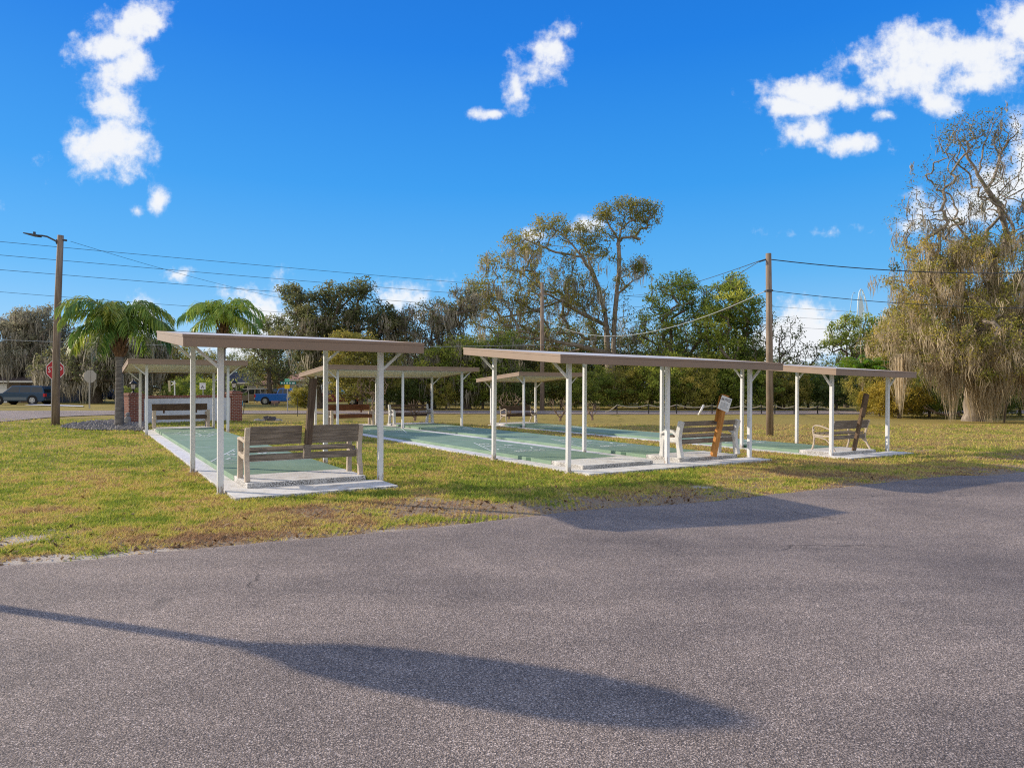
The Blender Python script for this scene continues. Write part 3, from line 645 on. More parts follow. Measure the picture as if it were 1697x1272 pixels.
# ---- benches: local x along the seat, +y towards the court, origin on the pad
def planks(mb, x0, x1, items):
    for (y, z, w, t, ang) in items:
        d = Vector((0, math.sin(ang), math.cos(ang))) * w / 2
        mb.bar(Vector((x0, y, z)) - d, Vector((x0, y, z)) + d, .001, .001) if False else None
        n = Vector((0, math.cos(ang), -math.sin(ang))) * t / 2; c0, c1 = Vector((x0, y, z)), Vector((x1, y, z))
        vs = [c + o for c in (c0, c1) for o in (-d - n, d - n, d + n, -d + n)]
        mb.add(vs, [(3, 2, 1, 0), (4, 5, 6, 7), (0, 1, 5, 4), (1, 2, 6, 5), (2, 3, 7, 6), (3, 0, 4, 7)])
    return mb
def bench(u, v, z, face, label, style, L=1.8, wood_m='wood_grey', frame_m='concrete_tan', back=None, split=None, nback=3, group='benches at the ends of the courts'):
    t = court_thing('bench', label, 'bench', u, v, z, group, 0 if face > 0 else math.pi)
    h = L / 2
    a = R(-12)                                           # back leans away from the court (-y)
    if style == 'cast':                                  # heavy cast end frames with arm, leg and raked back post
        for s in (-1, 1):
            x0 = s * (h - .045) - .0375; x1 = x0 + .075; mb = MB()
            mb.strip([(-.30, 0), (-.27, .16), (-.225, .36), (-.25, .55), (-.325, .815)], [.095, .075, .085, .075, .07], 'x', x0, x1)
            mb.strip([(.29, 0), (.275, .2), (.255, .40), (.27, .60)], [.085, .07, .075, .06], 'x', x0 - .0015, x1 + .0015)
            mb.strip([(-.23, .37), (0, .365), (.26, .40)], [.08, .07, .07], 'x', x0 + .002, x1 - .002)
            mb.strip([(-.262, .60), (-.1, .62), (.13, .635), (.315, .62)], [.05, .055, .055, .045], 'x', x0 - .004, x1 + .004)
            mb.build('end_frame', frame_m, t, .010)
        xi = h - .085
    elif style == 'block':                               # white cast ends with sloped arm and tapered legs
        for s in (-1, 1):
            x0 = s * (h - .05) - .05; x1 = x0 + .10; mb = MB()
            mb.strip([(-.30, 0), (-.25, .25), (-.22, .42), (-.255, .60), (-.315, .80)], [.13, .10, .12, .11, .12], 'x', x0, x1)
            mb.strip([(.27, 0), (.25, .2), (.23, .42)], [.13, .10, .12], 'x', x0 - .002, x1 + .002)
            mb.strip([(-.24, .40), (0, .385), (.25, .43)], [.11, .10, .10], 'x', x0 + .002, x1 - .002)
            mb.strip([(-.25, .47), (-.10, .56), (.10, .585), (.27, .52), (.27, .42)], [.06, .07, .06, .06, .07], 'x', x0 - .004, x1 + .004)
            mb.build('end_frame', frame_m, t, .014)
        xi = h - .10
    elif style == 'scroll':                              # slim curved metal ends with an arched arm rest
        for s in (-1, 1):
            x0 = s * (h - .025) - .02; x1 = x0 + .04; mb = MB()
            mb.strip([(-.34, 0), (-.25, .14), (-.19, .30), (-.20, .44), (-.245, .60), (-.32, .80)], .045, 'x', x0, x1)
            mb.strip([(.34, 0), (.29, .15), (.27, .32), (.30, .47), (.31, .56)], .04, 'x', x0 - .001, x1 + .001)
            mb.strip([(-.235, .56), (-.1, .605), (.08, .655), (.22, .665), (.305, .62), (.31, .55), (.255, .53)], .035, 'x', x0 - .003, x1 + .003)
            mb.strip([(-.20, .395), (0, .38), (.28, .41)], .05, 'x', x0 + .002, x1 - .002)
            mb.strip([(-.23, .17), (-.08, .30), (.09, .345), (.27, .36)], .03, 'x', x0 + .003, x1 - .003)
            mb.build('end_frame', frame_m, t, .006)
        xi = h - .05
    else:                                                # plank bench with stout end posts
        for s in (-1, 1):
            x0 = s * (h - .06) - .05; x1 = x0 + .10; mb = MB()
            mb.box((x0, .17, 0), (x1, .27, .62)); mb.box((x0 + .004, -.27, 0), (x1 - .004, -.17, .55)); mb.box((x0 + .008, -.165, .33), (x1 - .008, .165, .40))
            mb.build('end_post', frame_m, t, .008)
        xi = h - .12
    # seat
    if style == 'post':
        planks(MB(), -xi, xi, [(.20, .415, .15, .04, R(90)), (.03, .415, .15, .04, R(90)), (-.14, .415, .15, .04, R(90))]).build('seat', wood_m, t, .004)
        planks(MB(), -xi, xi, [(.275, .345, .10, .03, R(0))]).build('apron', wood_m, t, .004)
        planks(MB(), -h + .02, h - .02, [(-.31, .715, .24, .04, R(-8))]).build('backrest', wood_m, t, .005)
        MB().box((-h * .6, -.275, .5), (-h * .6 + .06, -.262, .8)).box((h * .6 - .06, -.275, .5), (h * .6, -.262, .8)).build('back_batten', wood_m, t)
    else:
        off = .0 if style != 'scroll' else .0
        planks(MB(), -xi, xi, [(.20, .452, .135, .04, R(88)), (.05, .445, .135, .04, R(90)), (-.10, .445, .135, .04, R(90))]).build('seat', wood_m, t, .005)
        planks(MB(), -xi, xi, [(-.185, .345, .105, .04, R(8))]).build('rear_rail', wood_m, t, .005)
        rows = {3: [(-.264, .595, .090), (-.286, .691, .090), (-.308, .787, .090)], 2: [(-.262, .60, .10), (-.302, .745, .10)], 1: [(-.275, .69, .225)]}[nback]
        if style == 'block': rows = [(y + .035, z_, w_) for (y, z_, w_) in rows]
        segs = [(-xi, xi)] if split is None else [(-xi, split - .05), (split + .05, xi)]
        for (xa, xb) in segs:
            planks(MB(), xa, xb, [(y, z_, w_, .04, R(-13)) for (y, z_, w_) in rows]).build('backrest', back or wood_m, t, .005)
    return t
bench(2.98, 11.44, .116, 1, 'nearest bench of weathered grey planks with tan end frames on the left court', 'cast', 1.86, 'wood_grey', 'concrete_tan', split=-.02, nback=3)
bench(11.97, 11.42, G2['z'] + .116, 1, 'bench with thick white cast ends beside the NOTICE board', 'block', 1.88, 'wood_grey', 'concrete_white', nback=2)
bench(17.62, 11.66, G3['z'] + .116, 1, 'near bench at the right with slim curved arm rests and solid plank back', 'scroll', 1.62, 'wood_grey', 'concrete_tan', nback=1)
bench(2.93, 27.6, .116, -1, 'dark plank bench with tan end posts before the white entrance wall', 'post', 1.86, 'wood_brown', 'concrete_tan')
bench(9.30, 27.95, G2['z'] + .116, -1, 'reddish brown far bench on the second court partly hidden behind posts', 'post', 1.84, 'wood_red', 'concrete_tan')
bench(11.95, 27.95, G2['z'] + .116, -1, 'far bench with white cast ends and dark brown slats on the third court', 'block', 1.84, 'wood_brown', 'concrete_white', nback=2)
bench(17.62, 28.35, G3['z'] + .116, -1, 'far bench with dark brown slats and pale curved arms on the rightmost court', 'scroll', 1.75, 'wood_brown', 'concrete_tan', nback=1)

# ---- leaning score boards and notice board
def lean(o, along, back): o.rotation_euler = (Matrix.Rotation(TH, 3, 'Z') @ Matrix.Rotation(along, 3, 'Y') @ Matrix.Rotation(back, 3, 'X')).to_euler()
t = thing('scoreboard_post', 'dark weathered post leaning behind the back of the nearest grey bench', 'score post', CW(2.955, 11.02, .44), 0)
lean(t, R(4.5), R(1)); MB().box((-.052, -.045, .22), (.052, .045, 1.25)).build('post', 'wood_vert', t, .006)
MB().box((-.056, -.05, 0), (.046, .04, .215)).build('cleat', 'wood_grey', t, .005)
t = thing('scoreboard_post', 'dark brown board on a leaning post behind the near scroll armed bench', 'score post', CW(17.5, 11.22, G3['z'] + .116), 0)
lean(t, R(15.5), R(3)); MB().box((-.045, -.04, 0), (.045, .04, 1.58)).build('post', 'wood_dark', t, .005)
MB().box((-.115, -.075, .93), (.05, -.043, 1.57)).build('board', 'wood_dark', t, .005)
t = thing('notice_board', 'white NOTICE sign on an orange wooden post leaning behind a white ended bench', 'notice', CW(12.0, 11.03, G2['z'] + .116), 0)
lean(t, R(12.5), R(3)); p = MB().box((-.06, -.045, 0), (.045, .045, 1.384)).build('post', 'wood_orange', t, .005)
MB().box((-.10, -.052, 0.02), (-.055, .03, .62)).build('cleat', 'wood_orange', t, .004)
MB().box((-.13, .047, .78), (.02, .072, 1.36)).build('backing_board', 'wood_orange_dark', t, .004)
MB().box((-.12, -.045, 1.385), (.07, .045, 1.402)).build('top_rail', 'wood_orange', t, .002)
s = MB().prism([(-.235, 1.06), (.115, 1.03), (.16, 1.35), (-.17, 1.375)], 'y', -.056, -.049).build('sign_panel', 'sign_white', t)
tm = text_mb('NOTICE', .085, .25, .002); xf(tm, Matrix.Translation((-.028, -.058, 1.288)) @ Matrix.Rotation(R(90), 4, 'X')); tm.build('lettering', 'ink', s)
mb = MB(); rr = random.Random(3)
for i in range(7):
    z_ = 1.215 - i * .022; x = -.165 - .003 * i
    while x < .06 - .003 * i: ln_ = rr.uniform(.012, .045); mb.box((x, -.0585, z_ - .0045), (min(x + ln_, .08), -.057, z_ + .0045)); x += ln_ + .009
mb.build('small_print', 'ink_grey', s)
# ================================================================== POLES, SIGNS, VEHICLES, HOUSES
def pole_curve(mb, pts, r, n=14): return mb.tube(pts, r, n)
# ---- utility poles
p0 = gp(92, 704); D0 = p0.y
t = thing('utility_pole', 'left wooden utility pole with a street lamp arm in front of the stop sign', 'utility pole', p0)
H = zat(390, D0) - p0.z; lx = lambda px: (px - 92) / F * D0; lz = lambda py: zat(py, D0) - p0.z
MB().tube([(0, 0, -.3), (.03, 0, H * .33), (.10, 0, H * .66), (lx(100.5), 0, H)], [.15, .138, .125, .112], 18).build('pole', 'pole_wood', t, 0, True)
MB().tube([(lx(97), 0, lz(402)), (lx(90), 0, lz(398)), (lx(78), 0, lz(392)), (lx(70), 0, lz(390.5)), (lx(62), 0, lz(390))], .035, 8).build('lamp_arm', 'dark_grey', t, 0, True)
h = MB().prism([(lx(42.5), lz(386.2)), (lx(55), lz(388)), (lx(65), lz(389.5)), (lx(65), lz(392.5)), (lx(54), lz(391.2)), (lx(42.5), lz(388))], 'y', -.17, .17).build('lamp_head', 'dark_grey', t, .015)
MB().tube([(lx(57), 0, lz(388.5)), (lx(57), 0, lz(384.2))], .05, 10).build('photocell', 'dark_grey', h)
MB().tube([(lx(104), 0, lz(397.5)), (lx(110.5), 0, lz(398.5))], .04, 8).tube([(lx(95), 0, lz(401)), (lx(97), 0, lz(401))], .12, 10).build('bolt', 'dark_grey', t)
p1 = gp(1276, 722); D1 = p1.y; H1 = zat(420, D1) - p1.z
t = thing('utility_pole', 'bare wooden utility pole on the right lawn behind the wide shelter', 'utility pole', p1)
MB().tube([(0, 0, -.3), (-.02, 0, H1 * .5), (-.055, 0, H1)], [.135, .122, .102], 18).build('pole', 'pole_wood', t, 0, True)
MB().tube([(-.14, 0, H1 - .22), (-.40, 0, H1 - .30)], .03, 8).build('cable_clamp', 'dark_grey', t)
MB().box((-.17, -.16, H1 - 1.42), (.06, .16, H1 - 1.36)).build('bracket', 'dark_grey', t)
D2 = 53.5; p2 = at(898.5, D2); H2 = zat(468, D2) - p2.z
t = thing('utility_pole', 'thin grey utility pole before the tall tree across the street', 'utility pole', p2)
MB().tube([(0, 0, -.3), (0, 0, H2)], [.18, .12], 12).build('pole', 'pole_wood', t, 0, True)
MB().box((-.5, -.05, H2 - .95), (.5, .05, H2 - .85)).build('cross_arm', 'pole_wood', t)
# ---- cables
def wire(a, b, sag, r, label, m='wire', n=20, cat='cable', group=None):
    a, b = Vector(a), Vector(b); pts = [a.lerp(b, k / n) - Vector((0, 0, sag * 4 * (k / n) * (1 - k / n))) for k in range(n + 1)]
    return tag(MB().tube(pts, r, 5, False).build('power_line', m), label, cat, group)
def P3(px, py, D): return Vector(((px - CX) / F * D, D, zat(py, D)))
PG = 'long overhead lines crossing the sky'
for k, (ya, yb, yc) in enumerate([(398, 462.5, 509), (420, 480, 524), (443, 494.5, 540)]):
    a, b = P3(-260, ya - (yb - ya) * .34, 44), P3(1420, yc + 8, 92)
    wire(a, b, .35, .016, ['topmost long overhead line across the sky from the left edge', 'middle long overhead line across the sky from the left edge', 'third long overhead line across the sky just above the dark oak'][k], group=PG)
wire(P3(-250, 462, 46), P3(640, 527, 62), .2, .013, 'lowest faint overhead line passing behind the left palm crown', group=PG)
wire(P3(-200, 553, 50), P3(905, 571, 53), .5, .017, 'pale cable running low from the left past the palm trunk to the grey pole', 'wire_light', group=PG)
wire(P3(117, 400, D0), P3(600, 513, 62), .5, .008, 'sagging cable from the top of the street lamp pole to the trees', group='service cables on the poles')
top1 = Vector((p1.x - .055, p1.y, p1.z + H1))
wire(top1 + Vector((-.35, 0, -.28)), P3(1040, 490, 66), .3, .014, 'upper thin cable from the right pole down to the left', group='service cables on the poles')
wire(top1 + Vector((-.35, 0, -.30)), P3(905, 574, D2), .9, .012, 'cable from the right pole top falling steeply in front of the green trees', group='service cables on the poles')
wire(top1 + Vector((-.08, 0, -1.38)), P3(904, 530, D2), 1.45, .017, 'pale thick cable sagging between the right pole and the grey pole', 'wire_light', 26, group='service cables on the poles')
wire(top1 + Vector((.05, 0, -.22)), P3(1900, 440, D1 + 4), .42, .019, 'twisted black cable from the right pole top to the mossy oak', group='service cables on the poles')
wire(top1 + Vector((.05, 0, -1.38)), P3(1900, 505, D1 + 4), .35, .013, 'thin lower cable from the right pole to the mossy oak', group='service cables on the poles')

# ---- stop signs
def octagon(r): return [(r / math.cos(math.pi / 8) * math.cos(math.pi / 8 + k * math.pi / 4), r / math.cos(math.pi / 8) * math.sin(math.pi / 8 + k * math.pi / 4)) for k in range(8)]
Ds = 33.0; ps = at(90, Ds); zc = zat(613, Ds) - ps.z
t = thing('stop_sign', 'red octagonal STOP sign half hidden behind the left utility pole', 'stop sign', ps)
MB().box((-.14, -.02, -.2), (-.07, .02, zc + .3)).build('post', 'galv', t)
r = .5 * 30.2 / F * Ds; fx_ = (92 - 90) / F * Ds
pl = MB(); pl.prism([(x + fx_, y + zc) for x, y in octagon(r)], 'y', -.030, -.024).build('sign_border', 'sign_white', t)
f = MB().prism([(x + fx_, y + zc) for x, y in octagon(r * .935)], 'y', -.0345, -.031).build('sign_face', 'sign_red', t)
for ch, dx in zip('STOP', (-.62, -.22, .20, .62)):
    tm = text_mb(ch, r * .86, 0, .002); xf(tm, Matrix.Translation((fx_ + dx * r, -.038, zc)) @ Matrix.Rotation(R(90), 4, 'X') @ Matrix.Diagonal((.82, 1.05, 1, 1))); tm.build('letter', 'sign_white', f)
pb = gp(148.5, 677); Db = pb.y; zc = zat(623.5, Db) - pb.z; r = .5 * 20.6 / F * Db
t = thing('stop_sign', 'grey back of an octagonal sign on a post across the street', 'stop sign', pb)
MB().box((-.05, -.04, -.2), (.05, .0, zc + r * .9)).build('post', 'sign_back', t)
MB().prism([(x + .03, y + zc) for x, y in octagon(r)], 'y', .003, .012).build('sign_plate', 'sign_back', t)
# ---- street name, warning sign
Dn = 47.5; pn = at(476.5, Dn); zz_ = lambda py: zat(py, Dn) - pn.z; xx_ = lambda px: (px - 476.5) / F * Dn
t = thing('street_sign', 'green street name blades above a yellow plate on a thin post', 'street sign', pn)
MB().tube([(0, 0, -.2), (0, 0, zz_(628))], .035, 8).build('post', 'galv', t)
b = MB().box((xx_(464.5), -.045, zz_(636.6)), (xx_(491), -.04, zz_(632.2))).build('name_blade', 'sign_green', t)
mb = MB(); x = xx_(466.5); rr = random.Random(5)
while x < xx_(488): l = rr.uniform(.05, .10); mb.box((x, -.048, zz_(635.6)), (x + l, -.046, zz_(633.4))); x += l + rr.choice([.03, .03, .10])
mb.build('lettering', 'sign_white', b)
b = MB().box((xx_(472.2), -.052, zz_(631.9)), (xx_(480.3), -.047, zz_(627.4))).build('number_blade', 'sign_green_light', t)
mb = MB(); x = xx_(473.4)
while x < xx_(479): mb.box((x, -.055, zz_(630.8)), (x + .04, -.053, zz_(628.6))); x += .07
mb.build('lettering', 'sign_green', b)
MB().box((xx_(472), -.06, zz_(644)), (xx_(480.4), -.055, zz_(637.2))).build('warning_plate', 'sign_yellow', t)
# ---- white cart sign seen over the entrance wall
Dg = 46.0; pg = at(336.5, Dg); zz_ = lambda py: zat(py, Dg) - pg.z; xx_ = lambda px: (px - 336.5) / F * Dg
t = thing('cart_sign', 'small white square sign with a black cart symbol behind the entrance wall', 'sign', pg)
MB().tube([(0, 0, -.2), (0, 0, zz_(640))], .03, 8).build('post', 'galv', t)
f = MB().box((xx_(331.3), -.05, zz_(645)), (xx_(341.2), -.045, zz_(634.2))).build('sign_plate', 'sign_white', t)
mb = MB(); cx0, cz0 = xx_(336.2), zz_(640.5); q = .042
mb.box((cx0 - 3.0 * q, -.054, cz0 + 3.6 * q), (cx0 + 3.4 * q, -.052, cz0 + 4.0 * q)).box((cx0 - 1.6 * q, -.054, cz0 + 1.2 * q), (cx0 + 1.6 * q, -.052, cz0 + 1.6 * q))
mb.add([(cx0 - 1.2 * q, -.053, cz0 + .2 * q), (cx0 + 1.3 * q, -.053, cz0 + .2 * q), (cx0 + .8 * q, -.053, cz0 + 1.3 * q), (cx0 - .8 * q, -.053, cz0 + 1.3 * q)], [(0, 1, 2, 3)])
mb.box((cx0 - 2.6 * q, -.054, cz0 - 1.6 * q), (cx0 + 2.6 * q, -.052, cz0 - .5 * q))
for sx_ in (-1.7, 1.9): mb.prism([(cx0 + sx_ * q + .75 * q * math.cos(k * .7854), cz0 - 1.9 * q + .75 * q * math.sin(k * .7854)) for k in range(8)], 'y', -.0545, -.0525)
mb.build('cart_symbol', 'ink', f)
# ---- basketball hoop seen edge on
Dh = 52.0; ph = at(290, Dh); zz_ = lambda py: zat(py, Dh) - ph.z; xx_ = lambda px: (px - 290) / F * Dh
t = thing('basketball_hoop', 'white basketball hoop on a pole behind the entrance wall', 'basketball hoop', ph)
MB().tube([(0, 0, -.1), (-.04, 0, zz_(630))], .045, 8).build('pole', 'sign_white', t)
MB().add([(xx_(283.5), -.5, zz_(630.5)), (xx_(287.5), -.5, zz_(630.5)), (xx_(277), .5, zz_(649)), (xx_(274), .5, zz_(649)), (xx_(283.5), -.46, zz_(630.5)), (xx_(287.5), -.46, zz_(630.5)), (xx_(277), .54, zz_(649)), (xx_(274), .54, zz_(649))],
         [(3, 2, 1, 0), (4, 5, 6, 7), (0, 1, 5, 4), (1, 2, 6, 5), (2, 3, 7, 6), (3, 0, 4, 7)]).build('backboard', 'sign_white', t)
MB().tube([(-.02, 0, zz_(634)), (xx_(284.5), 0, zz_(638.5))], .035, 6).tube([(.08, 0, zz_(635.5)), (xx_(284), 0, zz_(631.8))], .03, 6).build('arm', 'sign_white', t)
# ---- entrance wall with brick pillars and lanterns
A = gp(238, 701.5); B = gp(382, 697.2); d = (B - A); ang = math.atan2(d.y, d.x); Lw = Vector((d.x, d.y)).length
t = thing('entrance_wall', 'white back of the entrance sign wall between two red brick pillars', 'wall', A, ang)
Hw = zat(660, A.y) - A.z
MB().box((0, 0, -.1), (Lw, .14, Hw)).build('panel', paint('wall_white', (.72, .75, .80), .8, .06, 2, (.36, .37, .40), .8), t, .01)
MB().box((-.05, -.03, Hw + .002), (Lw + .05, .2, Hw + .115)).build('cap', 'brick', t, .01)
for nm, xa, xb, hh in (('l', -.66, -.03, zat(652, A.y) - A.z), ('r', Lw + .03, Lw + .55, zat(650.5, B.y) - B.z)):
    p = MB().box((xa, -.10, -.1), (xb, .46, hh - .10)).build('brick_pillar', 'brick', t, .012)
    MB().prism([(xa - .03, -.13), (xb + .03, -.13), (xb + .03, .49), (xa - .03, .49)], 'z', hh - .098, hh - .03).prism([(xa + .03, -.07), (xb - .03, -.07), (xb - .03, .43), (xa + .03, .43)], 'z', hh - .028, hh + .03).build('pillar_cap', 'brick', p, .01)
    c = t.matrix_basis; w_ = Matrix.Translation(A) @ Matrix.Rotation(ang, 4, 'Z') @ Vector(((xa + xb) / 2, .18, hh + .03))
    ln_ = thing('lantern', 'black carriage lantern on the left brick pillar of the entrance wall' if nm == 'l' else 'black carriage lantern on the right brick pillar of the entrance wall', 'lantern', w_, ang, 'lanterns on the brick pillars')
    MB().lathe([(.09, 0), (.09, .02), (.035, .04), (.03, .12), (.07, .15), (.09, .17)], n=10).build('base', 'black_metal', ln_, 0, True)
    MB().lathe([(.075, .172), (.115, .37)], n=6).build('glass', 'frost_glass', ln_)
    f = MB(); 
    for k in range(6):
        a = k * math.pi / 3; f.tube([(.078 * math.cos(a), .078 * math.sin(a), .17), (.118 * math.cos(a), .118 * math.sin(a), .375)], .008, 4)
    f.build('cage', 'black_metal', ln_)
    MB().lathe([(.16, .375), (.13, .42), (.06, .50), (.02, .54), (.025, .58), (.005, .62)], n=12).build('hood', 'black_metal', ln_, 0, True)
# small garden ornament by the pillar
o = gp(211.5, 703.5)
t = thing('garden_statue', 'small grey stone garden figure at the foot of the left brick pillar', 'statue', o)
MB().lathe([(.14, 0), (.15, .04), (.11, .10), (.13, .22), (.10, .32), (.05, .36)], n=12).build('body', 'stone', t, 0, True)
MB().lathe([(.02, .355), (.075, .385), (.085, .43), (.06, .48), (.015, .51)], n=12).build('head', 'stone', t, 0, True)
# rock pile right of the wall
o = gp(447, 697); rr = random.Random(8); 
for k, (dx, dy, s, lb) in enumerate([(0, 0, .42, 'dark flat rock in the low rock pile right of the entrance wall'), (-.45, -.25, .26, 'pale stone left in front of the dark flat rock'), (.5, -.1, .24, 'small pale stone right of the dark flat rock')]):
    mb = MB(); vs = []
    for i in range(4):
        for j in range(9):
            th_ = j * .698; ph_ = i * .45; rr_ = s * (1 + .25 * rr.uniform(-1, 1)); vs.append((rr_ * math.cos(th_) * math.cos(ph_), .7 * rr_ * math.sin(th_) * math.cos(ph_), .62 * rr_ * math.sin(ph_)))
    fs = [(i * 9 + j, i * 9 + (j + 1) % 9, i * 9 + 9 + (j + 1) % 9, i * 9 + 9 + j) for i in range(3) for j in range(9)] + [tuple(27 + j for j in range(9))]
    r_ = mb.add(vs, fs).build('rock', 'stone' if k else paint('dark_rock', (.09, .08, .08), .9, .3, 6), None, .01); r_.location = o + Vector((dx, dy, -.04)); tag(r_, lb, 'rock', 'rocks beside the entrance wall')
# ---- mailboxes, stakes, marker
def mailbox(px, py, D, label, m, wpx):
    p = at(px, D); t = thing('mailbox', label, 'mailbox', p); h = zat(py, D) - p.z; wd = wpx / F * D / 2
    MB().box((-.05, -.05, -.1), (.05, .05, h - .02)).build('post', m, t)
    prof = [(-wd, 0), (wd, 0), (wd, .14)] + [(wd * math.cos(a), .14 + wd * math.sin(a)) for a in (R(30), R(60), R(90), R(120), R(150))] + [(-wd, .14)]
    b = MB().prism([(x, z_ + h) for x, z_ in prof], 'y', -.25, .25).build('box', m, t, .01)
    MB().box((wd + .002, -.1, h + .12), (wd + .012, -.06, h + .30)).build('flag', 'tail_red', b)
mailbox(192.5, 660.5, 49.0, 'black mailbox on a post just left of the left palm trunk', 'black_metal', 7)
p = at(404.0, 42.0); t = thing('marker_stake', 'thin dark stake leaning by the street right of the brick pillar', 'stake', p)
MB().tube([(-.08, 0, -.1), (.10, 0, .9)], .02, 6).build('rod', 'black_metal', t)
p = gp(493, 690); t = thing('marker_stake', 'upright dark stake at the street edge left of the leaning score post', 'stake', p)
MB().tube([(0, 0, -.1), (0, 0, zat(659, p.y) - p.z)], .018, 6).build('rod', 'black_metal', t)
p = gp(1158, 687); t = thing('marker_post', 'white plastic marker tube leaning to the right by the rope barrier', 'marker post', p)
q = Vector(((1166 - 1158) / F * p.y, 0, zat(671.5, p.y) - p.z)); MB().tube([(-.05, 0, -.1), tuple(q)], .075, 12).build('tube', 'sign_white', t, 0, True)
MB().tube([tuple(q), tuple(q * 1.06)], [.08, .06], 12).build('cap', 'trim', t, 0, True)
p = at(397, 56); t = thing('folded_parasol', 'folded teal and white garden parasol beside the right brick pillar', 'parasol', p)
MB().tube([(.25, 0, -.1), (.2, 0, .6)], .03, 6).build('pole', 'sign_white', t)
for k in range(6):
    a = k * 1.05; MB().add([(0, 0, 1.0), (.3 * math.cos(a), .3 * math.sin(a), -.0 + .5), (.34 * math.cos(a + .5), .34 * math.sin(a + .5), .12), (.3 * math.cos(a + 1.05), .3 * math.sin(a + 1.05), .45)], [(0, 1, 2, 3)]).build('canopy_panel', 'teal_plastic' if k % 2 else 'sign_white', t)
# ---- rope barrier behind the lawn
RB = [(1003, 682, 686), (1022.5, 670.5, 687), (1075, 670.5, 686.5), (1121, 670.5, 686.5), (1180, 671.5, 686.5), (1231, 672, 686.5), (1262, 671.5, 686.3), (1284, 671.3, 686.3), (1316, 672.5, 686), (1355, 673, 685.5), (1391, 684, 685)]
base = gp(1180, 686.5); t = thing('rope_barrier', 'slack pale rope hung between thin dark posts along the street', 'rope barrier', base)
prev = None
for k, (px, py, pyb) in enumerate(RB):
    D = 47.0; pt_ = P3(px, py, D); b = at(px, D)
    if 0 < k < len(RB) - 1:
        MB().box((pt_.x - base.x - .03, D - base.y - .03, b.z - base.z - .1), (pt_.x - base.x + .03, D - base.y + .03, pt_.z - base.z + .03)).build('post', 'black_metal', t)
    if prev is not None:
        n = 10; sg = .16 if 1 < k < len(RB) - 1 else .10
        if k == 10: sg = -.02
        MB().tube([prev.lerp(pt_, i / n) - Vector((0, 0, sg * 4 * i / n * (1 - i / n))) - base for i in range(n + 1)], .032, 6).build('rope', 'rope', t, 0, True)
    prev = pt_
# ---- post lamp standing left of the frame (its shadow crosses the asphalt)
SHX, SHY = -1.58, 4.17
lp = Vector((SHX - .942 * 6.35 , SHY + .335 * 6.35, 0)); lp.z = float(terr(lp.x, lp.y)) + .01
t = thing('post_lamp', 'white acorn globe lamp on a tall dark post left of the car park', 'lamp', lp)
MB().lathe([(.16, 0), (.16, .08), (.11, .14), (.075, .4), (.06, .6), (.055, 2.42), (.10, 2.46), (.12, 2.52)], n=16).build('post', 'black_metal', t, 0, True)
MB().lathe([(.12, 2.525), (.22, 2.62), (.28, 2.78), (.30, 3.0), (.29, 3.18), (.23, 3.34), (.13, 3.42)], n=20).build('globe', 'frost_glass', t, 0, True)
MB().lathe([(.135, 3.425), (.10, 3.46), (.03, 3.49)], n=14).build('finial', 'black_metal', t, 0, True)

